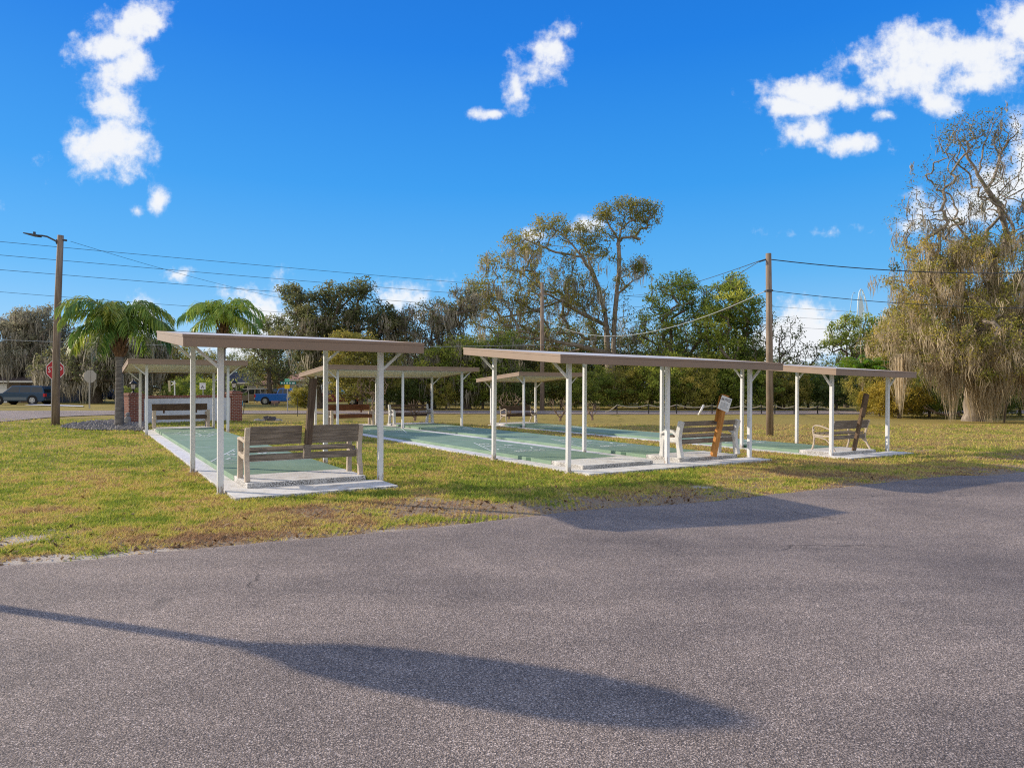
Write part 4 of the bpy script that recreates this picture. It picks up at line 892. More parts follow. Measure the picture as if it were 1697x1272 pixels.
# ---- vehicles: local x forward, built at the wheels' contact
def vehicle(name, label, px, D, face, prof, cab, L, W, wheels, rw, paint_m, lower=None, windows=(), lift=0.0, group='parked vehicles beyond the street', tail=True, yaw=0):
    p = at(px, D); p.z += lift
    t = thing(name, label, {'suv': 'car', 'hatchback': 'car', 'sedan': 'car', 'pickup_truck': 'truck'}.get(name, 'car'), p, (0 if face > 0 else math.pi) + yaw, group)
    hw = W / 2
    def shell(poly, w0, w1, za, zb):
        mb = MB(); n = len(poly); f = lambda z: w0 + (w1 - w0) * (z - za) / (zb - za)
        vs = [(x, -f(z), z) for x, z in poly] + [(x, f(z), z) for x, z in poly]
        return mb.add(vs, [tuple(range(n)), tuple(reversed(range(n, 2 * n)))] + [(i, n + i, n + (i + 1) % n, (i + 1) % n) for i in range(n)])
    b = shell(prof, hw, hw, 0, 1).build('body', paint_m, t, .05)
    zt = max(z for x, z in cab); zb = min(z for x, z in cab)
    c = shell(cab, hw - .04, hw - .20, zb, zt).build('cabin', paint_m, t, .05)
    f = lambda z: hw - .04 - .16 * (z - zb) / (zt - zb) + .006
    for poly in windows:
        for s in (-1, 1):
            MB().add([(x, s * f(z), z) for x, z in poly], [tuple(range(len(poly)))]).build('window', 'car_glass', c)
    # windscreen and rear window on the sloping ends of the cabin
    xs = sorted(cab, key=lambda q: q[0])
    rear_b, rear_t = [q for q in cab if q[0] <= 0 and q[1] < (zt + zb) / 2], [q for q in cab if q[0] <= 0 and q[1] > (zt + zb) / 2]
    front_b, front_t = [q for q in cab if q[0] > 0 and q[1] < (zt + zb) / 2], [q for q in cab if q[0] > 0 and q[1] > (zt + zb) / 2]
    for (qb, qt, s, nm) in ((min(rear_b), min(rear_t), -1, 'rear_window'), (max(front_b), max(front_t), 1, 'windscreen')):
        d = Vector((qt[0] - qb[0], qt[1] - qb[1])); nn = Vector((-d.y, d.x)).normalized() * .012 * (-1 if s > 0 else 1)
        a0 = Vector(qb) + d * .14 + nn; a1 = Vector(qb) + d * .88 + nn
        MB().add([(a0.x, -f(a0.y) + .12, a0.y), (a0.x, f(a0.y) - .12, a0.y), (a1.x, f(a1.y) - .10, a1.y), (a1.x, -f(a1.y) + .10, a1.y)], [(0, 1, 2, 3)]).build(nm, 'car_glass', c)
    if lower:
        for s in (-1, 1): MB().box((wheels[0] + rw * 1.25, min(s * hw, s * (hw + .02)), lower[0]), (wheels[1] - rw * 1.25, max(s * hw, s * (hw + .02)), lower[1])).build('side_trim', lower[2], b)
    x0, x1 = min(q[0] for q in prof), max(q[0] for q in prof)
    zl = max(q[1] for q in prof if q[0] < x0 + .3) - .22; zf = max(q[1] for q in prof if q[0] > x1 - .4) - .2
    for s in (-1, 1):
        MB().box((x0 - .015, min(s * (hw - .28), s * (hw + .012)), zl - .12), (x0 + .14, max(s * (hw - .28), s * (hw + .012)), zl + .16)).build('tail_lamp', 'tail_red', b, .01)
        MB().box((x1 - .10, min(s * (hw - .40), s * (hw - .06)), zf - .09), (x1 + .02, max(s * (hw - .40), s * (hw - .06)), zf + .09)).build('headlight', 'headlight', b, .01)
    MB().box((x0 - .08, -hw + .05, .38), (x0 + .05, hw - .05, .56)).build('bumper', 'dark_grey', b, .02); MB().box((x1 - .05, -hw + .05, .34), (x1 + .08, hw - .05, .54)).build('bumper', 'dark_grey', b, .02)
    for x in wheels:
        for s in (-1, 1):
            MB().prism([(x + rw * 1.17 * math.cos(a * .3927), rw + rw * 1.17 * math.sin(a * .3927)) for a in range(16)], 'y', *(sorted((s * (hw - .02), s * (hw + .006))))).build('wheel_arch', 'rubber', b)
            yo = sorted((s * (hw - .22), s * (hw + .03)))
            w_ = MB().prism([(x + rw * math.cos(a * .2618), rw + rw * math.sin(a * .2618)) for a in range(24)], 'y', *yo).build('tyre', 'rubber', t, .02)
            y2 = sorted((s * (hw + .028), s * (hw + .042)))
            rm = MB()
            rm.prism([(x + rw * .62 * math.cos(a * .3142), rw + rw * .62 * math.sin(a * .3142)) for a in range(20)], 'y', *y2)
            rm.build('rim', 'rim', w_, .006)
            sp_ = MB()
            for k in range(5):
                a = k * 1.2566 + .3; sp_.prism([(x + rw * .42 * math.cos(a) + rw * .12 * math.cos(q * .7854), rw + rw * .42 * math.sin(a) + rw * .12 * math.sin(q * .7854)) for q in range(8)], 'y', *(sorted((s * (hw + .041), s * (hw + .046)))))
            sp_.build('rim_holes', 'rubber', w_)
    return t
def carpaint(n, c): return paint(n, c, .32, .04, 2, coat=.35, bmp=0, metal=.0)
M['cp_teal'] = carpaint('paint_dark_teal', (.006, .045, .10)); M['cp_trim'] = paint('trim_grey_blue', (.13, .16, .19), .5, .05, 4)
M['cp_black'] = carpaint('paint_black', (.015, .015, .02)); M['cp_silver'] = carpaint('paint_silver', (.28, .32, .34)); M['cp_navy'] = carpaint('paint_navy', (.012, .022, .075))
M['cp_white'] = carpaint('paint_white', (.6, .62, .65)); M['cp_tan'] = carpaint('paint_tan', (.22, .18, .14)); M['cp_blue'] = carpaint('paint_bright_blue', (.01, .13, .48)); M['cp_red'] = carpaint('paint_dark_red', (.22, .012, .016))
SUVP = [(-2.45, .42), (-2.5, .75), (-2.42, 1.05), (1.0, 1.05), (2.35, .98), (2.55, .85), (2.58, .45), (2.4, .32), (-2.3, .32)]
SUVC = [(-2.42, 1.0), (-2.28, 1.42), (-2.1, 1.66), (-.2, 1.70), (.55, 1.66), (1.28, 1.04)]
SUVW = [[(-2.28, 1.10), (-2.16, 1.52), (-1.28, 1.56), (-1.28, 1.10)], [(-1.2, 1.10), (-1.2, 1.56), (-.28, 1.58), (-.28, 1.10)], [(-.2, 1.10), (-.2, 1.58), (.42, 1.57), (.95, 1.10)]]
vehicle('suv', 'long dark teal suv with grey lower trim parked at the left edge', 39.5, 62.5, -1, SUVP, SUVC, 5.1, 1.95, (-1.42, 1.6), .40, 'cp_teal', (.42, .68, 'cp_trim'), SUVW)
HP = [(-1.95, .4), (-2.0, .8), (-1.9, 1.0), (.9, 1.0), (1.9, .86), (2.0, .6), (1.95, .32), (-1.85, .32)]
HC = [(-1.92, .96), (-1.55, 1.45), (-1.3, 1.56), (.1, 1.55), (1.0, .98)]
HWN = [[(-1.6, 1.03), (-1.38, 1.42), (-.65, 1.45), (-.65, 1.03)], [(-.58, 1.03), (-.58, 1.45), (.08, 1.43), (.7, 1.03)]]
vehicle('hatchback', 'black hatchback with red tail lamps just right of the utility pole', 103, 78, -1, HP, HC, 4, 1.75, (-1.2, 1.25), .33, 'cp_black', None, HWN, yaw=.5)
SP = [(-2.3, .4), (-2.35, .8), (-2.2, .95), (-1.2, .98), (1.1, .98), (2.2, .82), (2.3, .55), (2.2, .32), (-2.2, .32)]
SC = [(-1.6, .95), (-1.05, 1.40), (-.6, 1.45), (.2, 1.44), (1.15, .96)]
SW = [[(-1.3, 1.0), (-.95, 1.33), (-.42, 1.36), (-.42, 1.0)], [(-.35, 1.0), (-.35, 1.36), (.18, 1.35), (.85, 1.0)]]
vehicle('sedan', 'silver sedan parked left of the round dark bush', 121, 88, 1, SP, SC, 4.6, 1.78, (-1.4, 1.4), .33, 'cp_silver', None, SW)
vehicle('sedan', 'white sedan parked behind the oak trunk and the grey sign back', 158, 88, -1, SP, SC, 4.6, 1.78, (-1.4, 1.4), .33, 'cp_white', None, SW)
vehicle('sedan', 'navy blue sedan parked left of the mailbox and palm trunk', 178.5, 78, 1, SP, SC, 4.6, 1.78, (-1.4, 1.4), .33, 'cp_navy', None, SW, lift=.12)
vehicle('suv', 'tan and black suv parked under the thin flat canopy left of the blue pickup', 424, 79, -1, SUVP, SUVC, 5.1, 1.9, (-1.42, 1.6), .38, 'cp_tan', None, SUVW, lift=-.05)
PP = [(-2.7, .5), (-2.75, .95), (-2.7, 1.12), (.0, 1.12), (1.6, 1.10), (2.5, 1.0), (2.65, .8), (2.65, .45), (2.4, .36), (-2.5, .38)]
PC = [(-.55, 1.08), (-.35, 1.62), (-.1, 1.72), (.75, 1.70), (1.5, 1.08)]
PW = [[(-.38, 1.16), (-.22, 1.58), (.1, 1.62), (.1, 1.16)], [(.18, 1.16), (.18, 1.62), (.68, 1.61), (1.15, 1.16)]]
pk = vehicle('pickup_truck', 'bright blue pickup truck with open bed parked across the street', 471, 72.5, 1, PP, PC, 5.4, 1.9, (-1.65, 1.75), .39, 'cp_blue', None, PW)
MB().box((-2.6, -.78, .9), (-.6, .78, 1.128)).build('bed_liner', 'rubber', pk)
vehicle('pickup_truck', 'dark red pickup truck half hidden behind the far shelter posts', 560, 70, -1, PP, PC, 5.4, 1.9, (-1.65, 1.75), .39, 'cp_red', None, PW)

# ---- houses
def house(name, label, px, D, W, Dp, H, roof_h, wall_m, roof_m, over=.5, yaw=0, hip=True, windows=(), doors=(), group='houses beyond the street'):
    p = at(px, D); t = thing(name, label, 'house', p, yaw, group); x0, x1 = -W / 2, W / 2
    w = MB().box((x0, 0, -.3), (x1, Dp, H)).build('wall', wall_m, t)
    a, b, c, d = (x0 - over, -over), (x1 + over, -over), (x1 + over, Dp + over), (x0 - over, Dp + over); m_ = min(W, Dp) / 2 * (1 if hip else 0)
    zt = H + roof_h; r0, r1 = (x0 - over + (m_ + over if hip else 0), Dp / 2), (x1 + over - (m_ + over if hip else 0), Dp / 2)
    V = [(q[0], q[1], H - .02) for q in (a, b, c, d)] + [(r0[0], r0[1], zt), (r1[0], r1[1], zt)] + [(q[0], q[1], H + .12) for q in (a, b, c, d)]
    MB().add(V, [(3, 2, 1, 0), (0, 1, 7, 6), (1, 2, 8, 7), (2, 3, 9, 8), (3, 0, 6, 9), (6, 7, 5, 4), (7, 8, 5), (8, 9, 4, 5), (9, 6, 4)]).build('roof', roof_m, t)
    MB().box((a[0], a[1] - .02, H - .04), (b[0], a[1] - .002, H + .13)).build('eave_board', 'trim', t)
    for (wx, wz, ww, wh) in windows:
        f = MB().box((wx - .06, -.035, wz - .06), (wx + ww + .06, -.002, wz + wh + .06)).build('window', 'trim', w)
        MB().box((wx, -.045, wz), (wx + ww, -.037, wz + wh)).box((wx + ww / 2 - .02, -.049, wz), (wx + ww / 2 + .02, -.046, wz + wh)).build('pane', 'window', f)
    for (dx, dw, dh, dm) in doors:
        f = MB().box((dx, -.05, 0), (dx + dw, -.004, dh)).build('garage_door' if dw > 1.6 else 'door', dm, w)
        if dw > 1.6:
            mb = MB()
            for k in range(1, 4): mb.box((dx + .02, -.056, dh * k / 4 - .012), (dx + dw - .02, -.052, dh * k / 4 + .012))
            mb.build('panel_joint', 'sign_back', f)
        else: MB().box((dx + dw * .85, -.08, dh * .45), (dx + dw * .92, -.052, dh * .5)).build('handle', 'black_metal', f)
    return t
hA = house('bungalow', 'low brown roofed bungalow with white garage door at the left edge', 2, 70, 9, 7, 2.05, .85, 'siding_brown', 'shingle_brown', .6, 0, True, [(3.2, .9, 1.0, .9)], [(-1.9, 2.5, 1.9, 'sign_white'), (2.0, .9, 1.9, 'wood_dark')])
house('cottage', 'grey sided cottage with dark blue roof behind the tan suv', 432, 92, 8, 7, 2.3, 1.5, 'siding_grey', 'shingle_dark', .5, .12, False, [(-3, .9, 1.3, 1.1), (1.2, .9, 1.4, 1.0)])
hB = house('cottage', 'white sided house with tan porch and reddish roof behind the blue pickup', 487, 86, 7.5, 7, 2.6, .9, 'siding_white', 'shingle_red', .4, 0, False, [(.2, 1.0, 1.0, 1.0)], [(-1.4, .9, 2.0, 'wood_red')])
px_ = MB().add([(-3.9, -2.4, 2.0), (-.4, -2.4, 2.0), (-.9, -.05, 2.75), (-3.3, -.05, 2.75), (-3.9, -2.4, 2.12), (-.4, -2.4, 2.12), (-.9, -.05, 2.9), (-3.3, -.05, 2.9)],
        [(3, 2, 1, 0), (4, 5, 6, 7), (0, 1, 5, 4), (1, 2, 6, 5), (2, 3, 7, 6), (3, 0, 4, 7)]).build('porch_roof', 'shingle_red', hB)
MB().box((-3.6, -.06, 0), (-.5, -.002, 2.0)).build('porch_wall', 'siding_tan', hB)
for x in (-3.7, -2.1, -.6): MB().box((x - .07, -2.3, -.2), (x + .07, -2.16, 2.0)).build('porch_post', 'siding_tan', hB)
house('cottage', 'pale cottage with blue grey roof almost hidden by trees behind the white ended bench', 672, 84, 10, 6, 2.2, 1.4, 'siding_white', 'shingle_dark', .5, -.1, False, [(-3.4, .9, 1.2, 1.0), (1.5, .9, 1.2, 1.0)], [(-.4, .9, 2.0, 'trim')])
p = at(678, 62); t = thing('board_fence', 'short tan board fence panel between dark bushes across the street', 'fence', p)
mb = MB()
for k in range(9): mb.box((-.8 + k * .18, 0, -.1), (-.8 + k * .18 + .165, .03, 1.75 + .04 * math.sin(k * 2.1)))
mb.build('boards', wood('fence_tan', (.30, .21, .13), (.48, .36, .24), stretch=(10, 10, 1)), t); MB().box((-.82, .032, .4), (.82, .07, .5)).box((-.82, .032, 1.3), (.82, .07, 1.4)).build('rail', 'wood_grey', t)
# canopy on thin posts over the suv, carport with striped awning
p = at(425, 75); t = thing('canopy', 'thin flat pale canopy on slim posts in front of the tan suv', 'canopy', p)
zc = zat(643.5, 75) - p.z; MB().box((-1.15, -.9, zc - .06), (1.0, .9, zc)).build('top', 'trim', t)
for x in (-.52, .75): MB().tube([(x, -.85, -.1), (x, -.85, zc - .06)], .035, 6).build('pole', 'galv', t)
for x in (-.52, .75): MB().tube([(x, .85, -.1), (x, .85, zc - .06)], .035, 6).build('pole', 'galv', t)
p = at(536, 66); t = thing('carport', 'carport with slanted white and dark striped awning behind the leaning score post', 'carport', p)
z0_, z1_ = zat(643, 66) - p.z, zat(627, 66) - p.z
for k in range(9):
    x = -.62 + k * .155; MB().add([(x, -.02 * (k % 2), z1_), (x + .085, -.02 * (k % 2), z1_), (x + .085 + .42, -.3, z0_), (x + .42, -.3, z0_)], [(0, 1, 2, 3)]).build('awning_slat', 'sign_white', t)
MB().box((-.7, .0, z1_ - .02), (1.4, 3, z1_ + .06)).build('roof', 'shingle_brown', t)
for x in (-.62, 1.3): MB().box((x, .02, -.1), (x + .09, .12, z1_ - .021)).build('post', 'trim', t)
p = at(456.5, 66); t = thing('planter_barrow', 'small pinkish flower cart planter in front of the blue pickup', 'planter', p)
MB().prism([(-.28, .18), (.28, .18), (.36, .48), (-.36, .48)], 'y', -.25, .25).build('tub', paint('terracotta_pink', (.42, .24, .20), .8, .15, 8), t, .01)
for x in (-.2, .2): MB().prism([(x + .16 * math.cos(k * .5236), .16 + .16 * math.sin(k * .5236)) for k in range(12)], 'y', -.32, -.27).build('wheel', 'wood_grey', t)
# ---- pale thrill-ride arch far beyond the trees
Dt = 420.0; pt_ = at(1428, Dt); t = thing('ride_tower', 'tall pale narrow steel arch rising far behind the trees', 'tower', pt_)
X_ = lambda px: (px - 1428) / F * Dt; Z_ = lambda py: zat(py, Dt) - pt_.z
def arch(pts, r, n, m, yo): MB().tube([(X_(x), yo, Z_(z)) for x, z in pts], r, 10).build(n, m, t, 0, True)
front = [(1421, 640), (1420.5, 560), (1420.8, 520), (1422, 498), (1424, 484), (1426.5, 478.8), (1429, 481), (1432.5, 490), (1436, 503), (1439, 520), (1443, 560), (1449, 640)]
arch(front, .34, 'arch_leg', 'far_steel', 0)
arch([(x - 5.5 + (z < 500) * 2, z + 3) for x, z in front[:7]], .22, 'arch_leg', 'far_steel_dim', 6)
inner = [(1424.5, 640), (1423.6, 560), (1423.5, 525), (1424.2, 505), (1426.2, 490), (1428.4, 488), (1431.5, 497), (1434.5, 512), (1437, 540), (1441, 580), (1444, 640)]
arch(inner, .22, 'arch_leg', 'far_steel', 2)
mb = MB()
for (xa, za), (xb, zb) in zip(front[1:-1], inner[1:-1]): mb.tube([(X_(xa), 0, Z_(za)), (X_(xb), 2, Z_(zb))], .16, 5)
mb.build('lattice', 'far_steel', t)
MB().add([(X_(x), 1, Z_(z)) for x, z in [(1424, 560), (1424, 525), (1424.6, 505), (1426.5, 490), (1428.3, 489), (1431, 498), (1433, 512), (1431, 530), (1428, 560)]], [tuple(range(9))]).build('mesh_panel', 'far_steel', t)
# ================================================================== TREES AND SHRUBS
def grow_skeleton(trunk, targets, seed, step=.45, wig=.10, droop=0.0, rise=.25):
    """trunk: list of polylines (first starts at the ground; later ones are limbs starting on it); targets: leaf clump centres.
    Every target is joined to the nearest skeleton point, so limbs branch the way a real crown does."""
    rg = np.random.default_rng(seed); pos = []; par = []
    def addline(pl, start):
        prev = start
        for k in range(len(pl) - 1):
            a, b = np.array(pl[k], float), np.array(pl[k + 1], float); n = max(1, int(np.linalg.norm(b - a) / step))
            if k == 0 and start is None: pos.append(a); par.append(-1); prev = 0
            for i in range(1, n + 1):
                p = a + (b - a) * i / n + rg.normal(0, .035, 3) * (i < n); pos.append(p); par.append(prev); prev = len(pos) - 1
    addline(trunk[0], None)
    for pl in trunk[1:]:
        P_ = np.array(pos); j = int(np.argmin(np.linalg.norm(P_ - np.array(pl[0]), axis=1))); addline([pos[j]] + list(pl[1:]), j)
    base = np.array(trunk[0][0]); base_top = np.array(trunk[0][min(1, len(trunk[0]) - 1)])
    T = np.array(targets); order = np.argsort(np.linalg.norm(T - base_top, axis=1)); tips = []
    zmin = trunk[0][-1][2] * .28
    for ti in order:
        t = T[ti]; P_ = np.array(pos); d = np.linalg.norm(P_ - t, axis=1) + 1.3 * np.maximum(0, P_[:, 2] - t[2] + .15) + (P_[:, 2] < zmin) * 3
        j = int(np.argmin(d)); a = pos[j]; L = np.linalg.norm(t - a); n = max(1, int(round(L / step))); prev = j; bend = rg.normal(0, wig, 3) * L
        for i in range(1, n + 1):
            s = i / n; p = a + (t - a) * s + bend * 4 * s * (1 - s) + np.array([0, 0, rise * L * (s - s * s) - droop * L * s * s * .5])
            if i < n: p = p + rg.normal(0, .04, 3)
            pos.append(p); par.append(prev); prev = len(pos) - 1
        tips.append(prev)
    return np.array(pos), np.array(par), tips
def skeleton_mesh(pos, par, r0, rmin=.012, p=2.1, flare=1.35):
    n = len(pos); cnt = np.zeros(n); kids = [[] for _ in range(n)]
    for i in range(n - 1, 0, -1):
        if not kids[i]: cnt[i] = 1
        cnt[par[i]] += cnt[i]; kids[par[i]].append(i)
    r = np.maximum(rmin, r0 * (np.maximum(cnt, 1) / cnt[0]) ** (1 / p))
    h = pos[:, 2] - pos[0, 2]; r[:] = r * (1 + (flare - 1) * np.exp(-h / .5) * (np.arange(n) < 12))
    mb_v, mb_f = [], []; done = set(); stack = [0]
    chains = []
    while stack:
        s = stack.pop(); ch = [s] if par[s] < 0 else [par[s], s]; c = s
        while kids[c]:
            ks = sorted(kids[c], key=lambda q: -cnt[q]); stack += ks[1:]; c = ks[0]; ch.append(c)
        chains.append(ch)
    for ch in chains:
        if len(ch) < 2: continue
        pts = pos[ch]; rr = r[ch].copy()
        if par[ch[1]] == ch[0] and ch[0] != 0: rr[0] = rr[1]
        k = 9 if rr[min(1, len(rr) - 1)] > .10 else (5 if rr[1] > .035 else 3); o = len(mb_v); prev = None
        for i, q in enumerate(pts):
            d = pts[min(i + 1, len(pts) - 1)] - pts[max(i - 1, 0)]; d = d / (np.linalg.norm(d) + 1e-9)
            if prev is None: x = np.cross(d, [0.3, .2, 1.0] if abs(d[2]) < .9 else [1, 0, 0])
            else: x = prev - d * np.dot(prev, d)
            x = x / (np.linalg.norm(x) + 1e-9); prev = x; y = np.cross(d, x)
            for m in range(k):
                a = 6.2832 * m / k; mb_v.append(q + (x * math.cos(a) + y * math.sin(a)) * rr[i])
        for i in range(len(pts) - 1):
            for m in range(k):
                a = o + i * k + m; b = o + i * k + (m + 1) % k; mb_f.append((a, b, b + k, a + k))
    f = np.array(mb_f); return mesh_np('branches', np.array(mb_v), f.ravel(), np.full(len(f), 4), smooth=True)
def leaf_mesh(centres, per, spread, size, seed, flat=.75, zlo=None, zhi=None, aspect=.45, droop=.3, light=(-.6, -.1, .5), tone_amp=.16):
    rg = np.random.default_rng(seed); C = np.array(centres); n = len(C)
    k = np.maximum(3, (per * rg.uniform(.55, 1.4, n)).astype(int)); I = np.repeat(np.arange(n), k); m = len(I)
    off = rg.normal(0, 1, (m, 3)); off /= (np.linalg.norm(off, axis=1)[:, None] + 1e-6); off *= (rg.uniform(0, 1, m) ** .45)[:, None]
    cs = rg.uniform(.65, 1.35, n)[I] * spread; off *= cs[:, None]; off[:, 2] *= flat
    c = C[I] + off
    d = rg.normal(0, 1, (m, 3)); d[:, 2] -= droop; d += off / spread * .8; d /= np.linalg.norm(d, axis=1)[:, None]
    nn = rg.normal(0, 1, (m, 3)); nn[:, 2] += .8; s = np.cross(d, nn); s /= (np.linalg.norm(s, axis=1)[:, None] + 1e-6)
    L = size * rg.uniform(.6, 1.35, m); w = L * aspect
    V = np.empty((m, 4, 3), np.float32)
    V[:, 0] = c - d * L[:, None] * .5; V[:, 1] = c + s * w[:, None] * .5; V[:, 2] = c + d * L[:, None] * .5; V[:, 3] = c - s * w[:, None] * .5
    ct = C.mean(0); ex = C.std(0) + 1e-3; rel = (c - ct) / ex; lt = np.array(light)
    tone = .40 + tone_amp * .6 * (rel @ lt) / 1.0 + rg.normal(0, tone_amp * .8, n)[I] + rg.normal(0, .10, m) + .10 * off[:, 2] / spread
    return mesh_np('leaves', V.reshape(-1, 3), np.arange(4 * m), np.full(m, 4), tone=np.repeat(np.clip(tone, 0, 1), 4))
def moss_mesh(centres, bundles, strands, length, width, seed, rad=.22, more=()):
    """hanging Spanish moss: bundles of thin tapering ribbons; `more` adds further (centres, bundles, strands, length, width, rad)"""
    VV, FF, SS, TT, o = [], [], [], [], 0; rg = np.random.default_rng(seed)
    for (C, bundles, strands, length, width, rad) in [(centres, bundles, strands, length, width, rad)] + list(more):
        C = np.array(C); C = C[rg.integers(0, len(C), bundles)] + rg.normal(0, .25, (bundles, 3))
        bl = length * rg.uniform(.12, 1.2, bundles) ** 1.7; k = np.maximum(4, (strands * rg.uniform(.4, 1.5, bundles)).astype(int)); I = np.repeat(np.arange(bundles), k); m = len(I)
        br = rad * rg.uniform(.4, 1.4, bundles)
        top = C[I] + np.stack([rg.normal(0, 1, m) * br[I], rg.normal(0, 1, m) * br[I], rg.uniform(-.35, .12, m)], 1); L = bl[I] * rg.uniform(.2, 1.0, m) ** .8 + .06
        a = rg.uniform(0, 6.283, m); sd = np.stack([np.cos(a), np.sin(a), 0 * a], 1) * (width * rg.uniform(.35, 1.4, m))[:, None]
        sw = np.stack([rg.normal(0, .16, m), rg.normal(0, .16, m), 0 * a], 1) * np.minimum(L, .8)[:, None]
        p1 = top + sw - np.array([0, 0, 1]) * (L * rg.uniform(.35, .6, m))[:, None]; p2 = top + sw * .1 - np.array([0, 0, 1]) * L[:, None]
        mid = C[I].copy(); mid[:, 2] = p2[:, 2]; p2 = p2 * .55 + mid * .45
        V = np.empty((m, 5, 3), np.float32); V[:, 0] = top - sd * .4; V[:, 1] = top + sd * .4; V[:, 2] = p1 + sd * .6; V[:, 3] = p1 - sd * .6; V[:, 4] = p2
        base = o + np.arange(m)[:, None] * 5; f = np.concatenate([base + np.array([0, 1, 2, 3]), base + np.array([3, 2, 4])], 1)
        tone = np.clip(.45 + rg.normal(0, .2, bundles)[I] + rg.normal(0, .18, m), 0, 1)
        VV.append(V.reshape(-1, 3)); FF.append(f.ravel()); SS.append(np.tile([4, 3], m)); TT.append(np.repeat(tone, 5)); o += 5 * m
    return mesh_np('moss', np.concatenate(VV), np.concatenate(FF), np.concatenate(SS), tone=np.concatenate(TT))
def lobes(spec, seed, shell=.55):
    """clump centres in ellipsoids: (cx,cy,cz, rx,ry,rz, n)"""
    rg = np.random.default_rng(seed); out = []
    for (cx, cy, cz, rx, ry, rz, n) in spec:
        d = rg.normal(0, 1, (n, 3)); d /= np.linalg.norm(d, axis=1)[:, None]; r = rg.uniform(shell ** 3, 1, n) ** (1 / 3)
        out.append(np.array([cx, cy, cz]) + d * r[:, None] * np.array([rx, ry, rz]))
    return np.concatenate(out)
def plant(name, label, cat, loc, trunk, spec, seed, r0, leaf_m, per=45, spread=.6, size=.2, bark='bark', moss=None, moss_m='moss', shell=.5, group=None, rz=0, step=.5, wig=.1, droop=0, rise=.2, extra=None, leaf_frac=1.0, tone_amp=.16, aspect=.45, rmin=.014, p=2.1):
    T = lobes(spec, seed, shell)
    if extra is not None: T = np.concatenate([T, np.array(extra)])
    T[:, 2] = np.maximum(T[:, 2], .25)
    pos, par, tips = grow_skeleton(trunk, T, seed + 1, step, wig, droop, rise)
    t = thing(name, label, cat, loc, rz, group)
    me = skeleton_mesh(pos, par, r0, rmin, p); me.materials.append(M[bark]); link('trunk', me, t)
    rg = np.random.default_rng(seed + 9); tp = pos[tips]; allp = pos[(pos[:, 2] > trunk[0][-1][2] * .5)]
    L = tp[rg.uniform(0, 1, len(tp)) < leaf_frac]
    if per:
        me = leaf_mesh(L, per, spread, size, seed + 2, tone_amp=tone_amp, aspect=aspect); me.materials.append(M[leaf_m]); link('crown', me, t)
    if moss:
        b, s, ln, w = moss; src = tp if len(tp) > 20 else allp
        me = moss_mesh(src, b, s, ln, w, seed + 3); me.materials.append(M[moss_m]); link('hanging_moss', me, t)
    return t
TG = 'trees across the street'
def X_at(px, D): return (px - CX) / F * D
# --- giant mossy oak at the right edge (38 m)
DO = 37.5; o = at(1612, DO); m_ = DO / F                       # metres per photo pixel at its depth
def q(px, py, y=0.0): return ((px - 1612) * m_, y, zat(py, DO) - o.z)
trunkO = [[(0, 0, -.2), q(1614, 640), q(1622, 560), q(1640, 470)],
          [q(1640, 470), q(1660, 420, .5), q(1690, 395, .8), q(1760, 350, 1)], [q(1690, 400, .8), q(1660, 340, .2), q(1620, 290, 0), q(1580, 215, 0)], [q(1640, 315, .2), q(1665, 260, .4), q(1690, 200, .5)],
          [q(1620, 290, 0), q(1640, 230, .3), q(1655, 195, .2)], [q(1600, 255, 0), q(1590, 225, .2), q(1600, 190, .2)],
          [q(1640, 480), q(1600, 410, -.6), q(1560, 372, -1), q(1500, 372, -1.2), q(1452, 382, -1.2)], [q(1560, 372, -1), q(1545, 340, -1), q(1520, 318, -.8)], [q(1622, 560), q(1570, 520, -1.5), q(1520, 500, -2), q(1480, 500, -2)],
          [q(1640, 470), q(1720, 470, -1), q(1800, 450, -1.5)], [q(1622, 560), q(1700, 560, -2), q(1770, 560, -2.2)], [q(1630, 520), q(1600, 470, 1.5), q(1550, 440, 2.5)], [q(1618, 600), q(1660, 575, -2), q(1690, 560, -3.2)]]
def lb(px, py, y, rx, ry, rz, n): a = q(px, py, y); return (a[0], a[1], a[2], rx * m_, ry, rz * m_, n)
specO = [lb(1560, 560, -1.0, 75, 2.4, 60, 75), lb(1640, 540, -1.5, 90, 2.8, 75, 105), lb(1735, 540, -1.5, 85, 3, 85, 75), lb(1530, 470, 0, 55, 2.5, 50, 55), lb(1610, 450, 0, 80, 3, 65, 80), lb(1710, 430, 0, 80, 3, 75, 60),
         lb(1560, 400, 0, 60, 2.2, 50, 85), lb(1655, 370, .5, 70, 2.5, 55, 100), lb(1520, 360, 0, 50, 2, 36, 50), lb(1690, 340, 0, 60, 2, 60, 70), lb(1500, 540, 0, 40, 2, 50, 35), lb(1620, 610, -1, 90, 2.6, 30, 55), lb(1720, 620, -1, 70, 2.6, 35, 35),
         lb(1600, 280, 0, 60, 1.8, 80, 130), lb(1675, 290, .3, 60, 2.2, 85, 130), lb(1590, 220, 0, 40, 1.2, 36, 85), lb(1650, 210, .2, 42, 1.2, 36, 85), lb(1540, 310, 0, 36, 1.4, 40, 50)]
tO = thing('mossy_oak', 'huge golden lit oak draped in long hanging moss at the right edge', 'tree', o, 0, None)
T = lobes(specO, 50, .35); pos, par, tips = grow_skeleton(trunkO, T, 51, .3, .055, .05, .12)
me = skeleton_mesh(pos, par, .42, .011, 1.8, 1.5); me.materials.append(M['bark_grey']); link('trunk', me, tO)
tp = pos[tips]; hi = tp[:, 2] > q(0, 395)[2]; rg = np.random.default_rng(3)
low = tp[~hi]; me = leaf_mesh(low, 80, .52, .12, 52, aspect=.5, tone_amp=.2); me.materials.append(M['leaf_olive']); link('crown', me, tO)
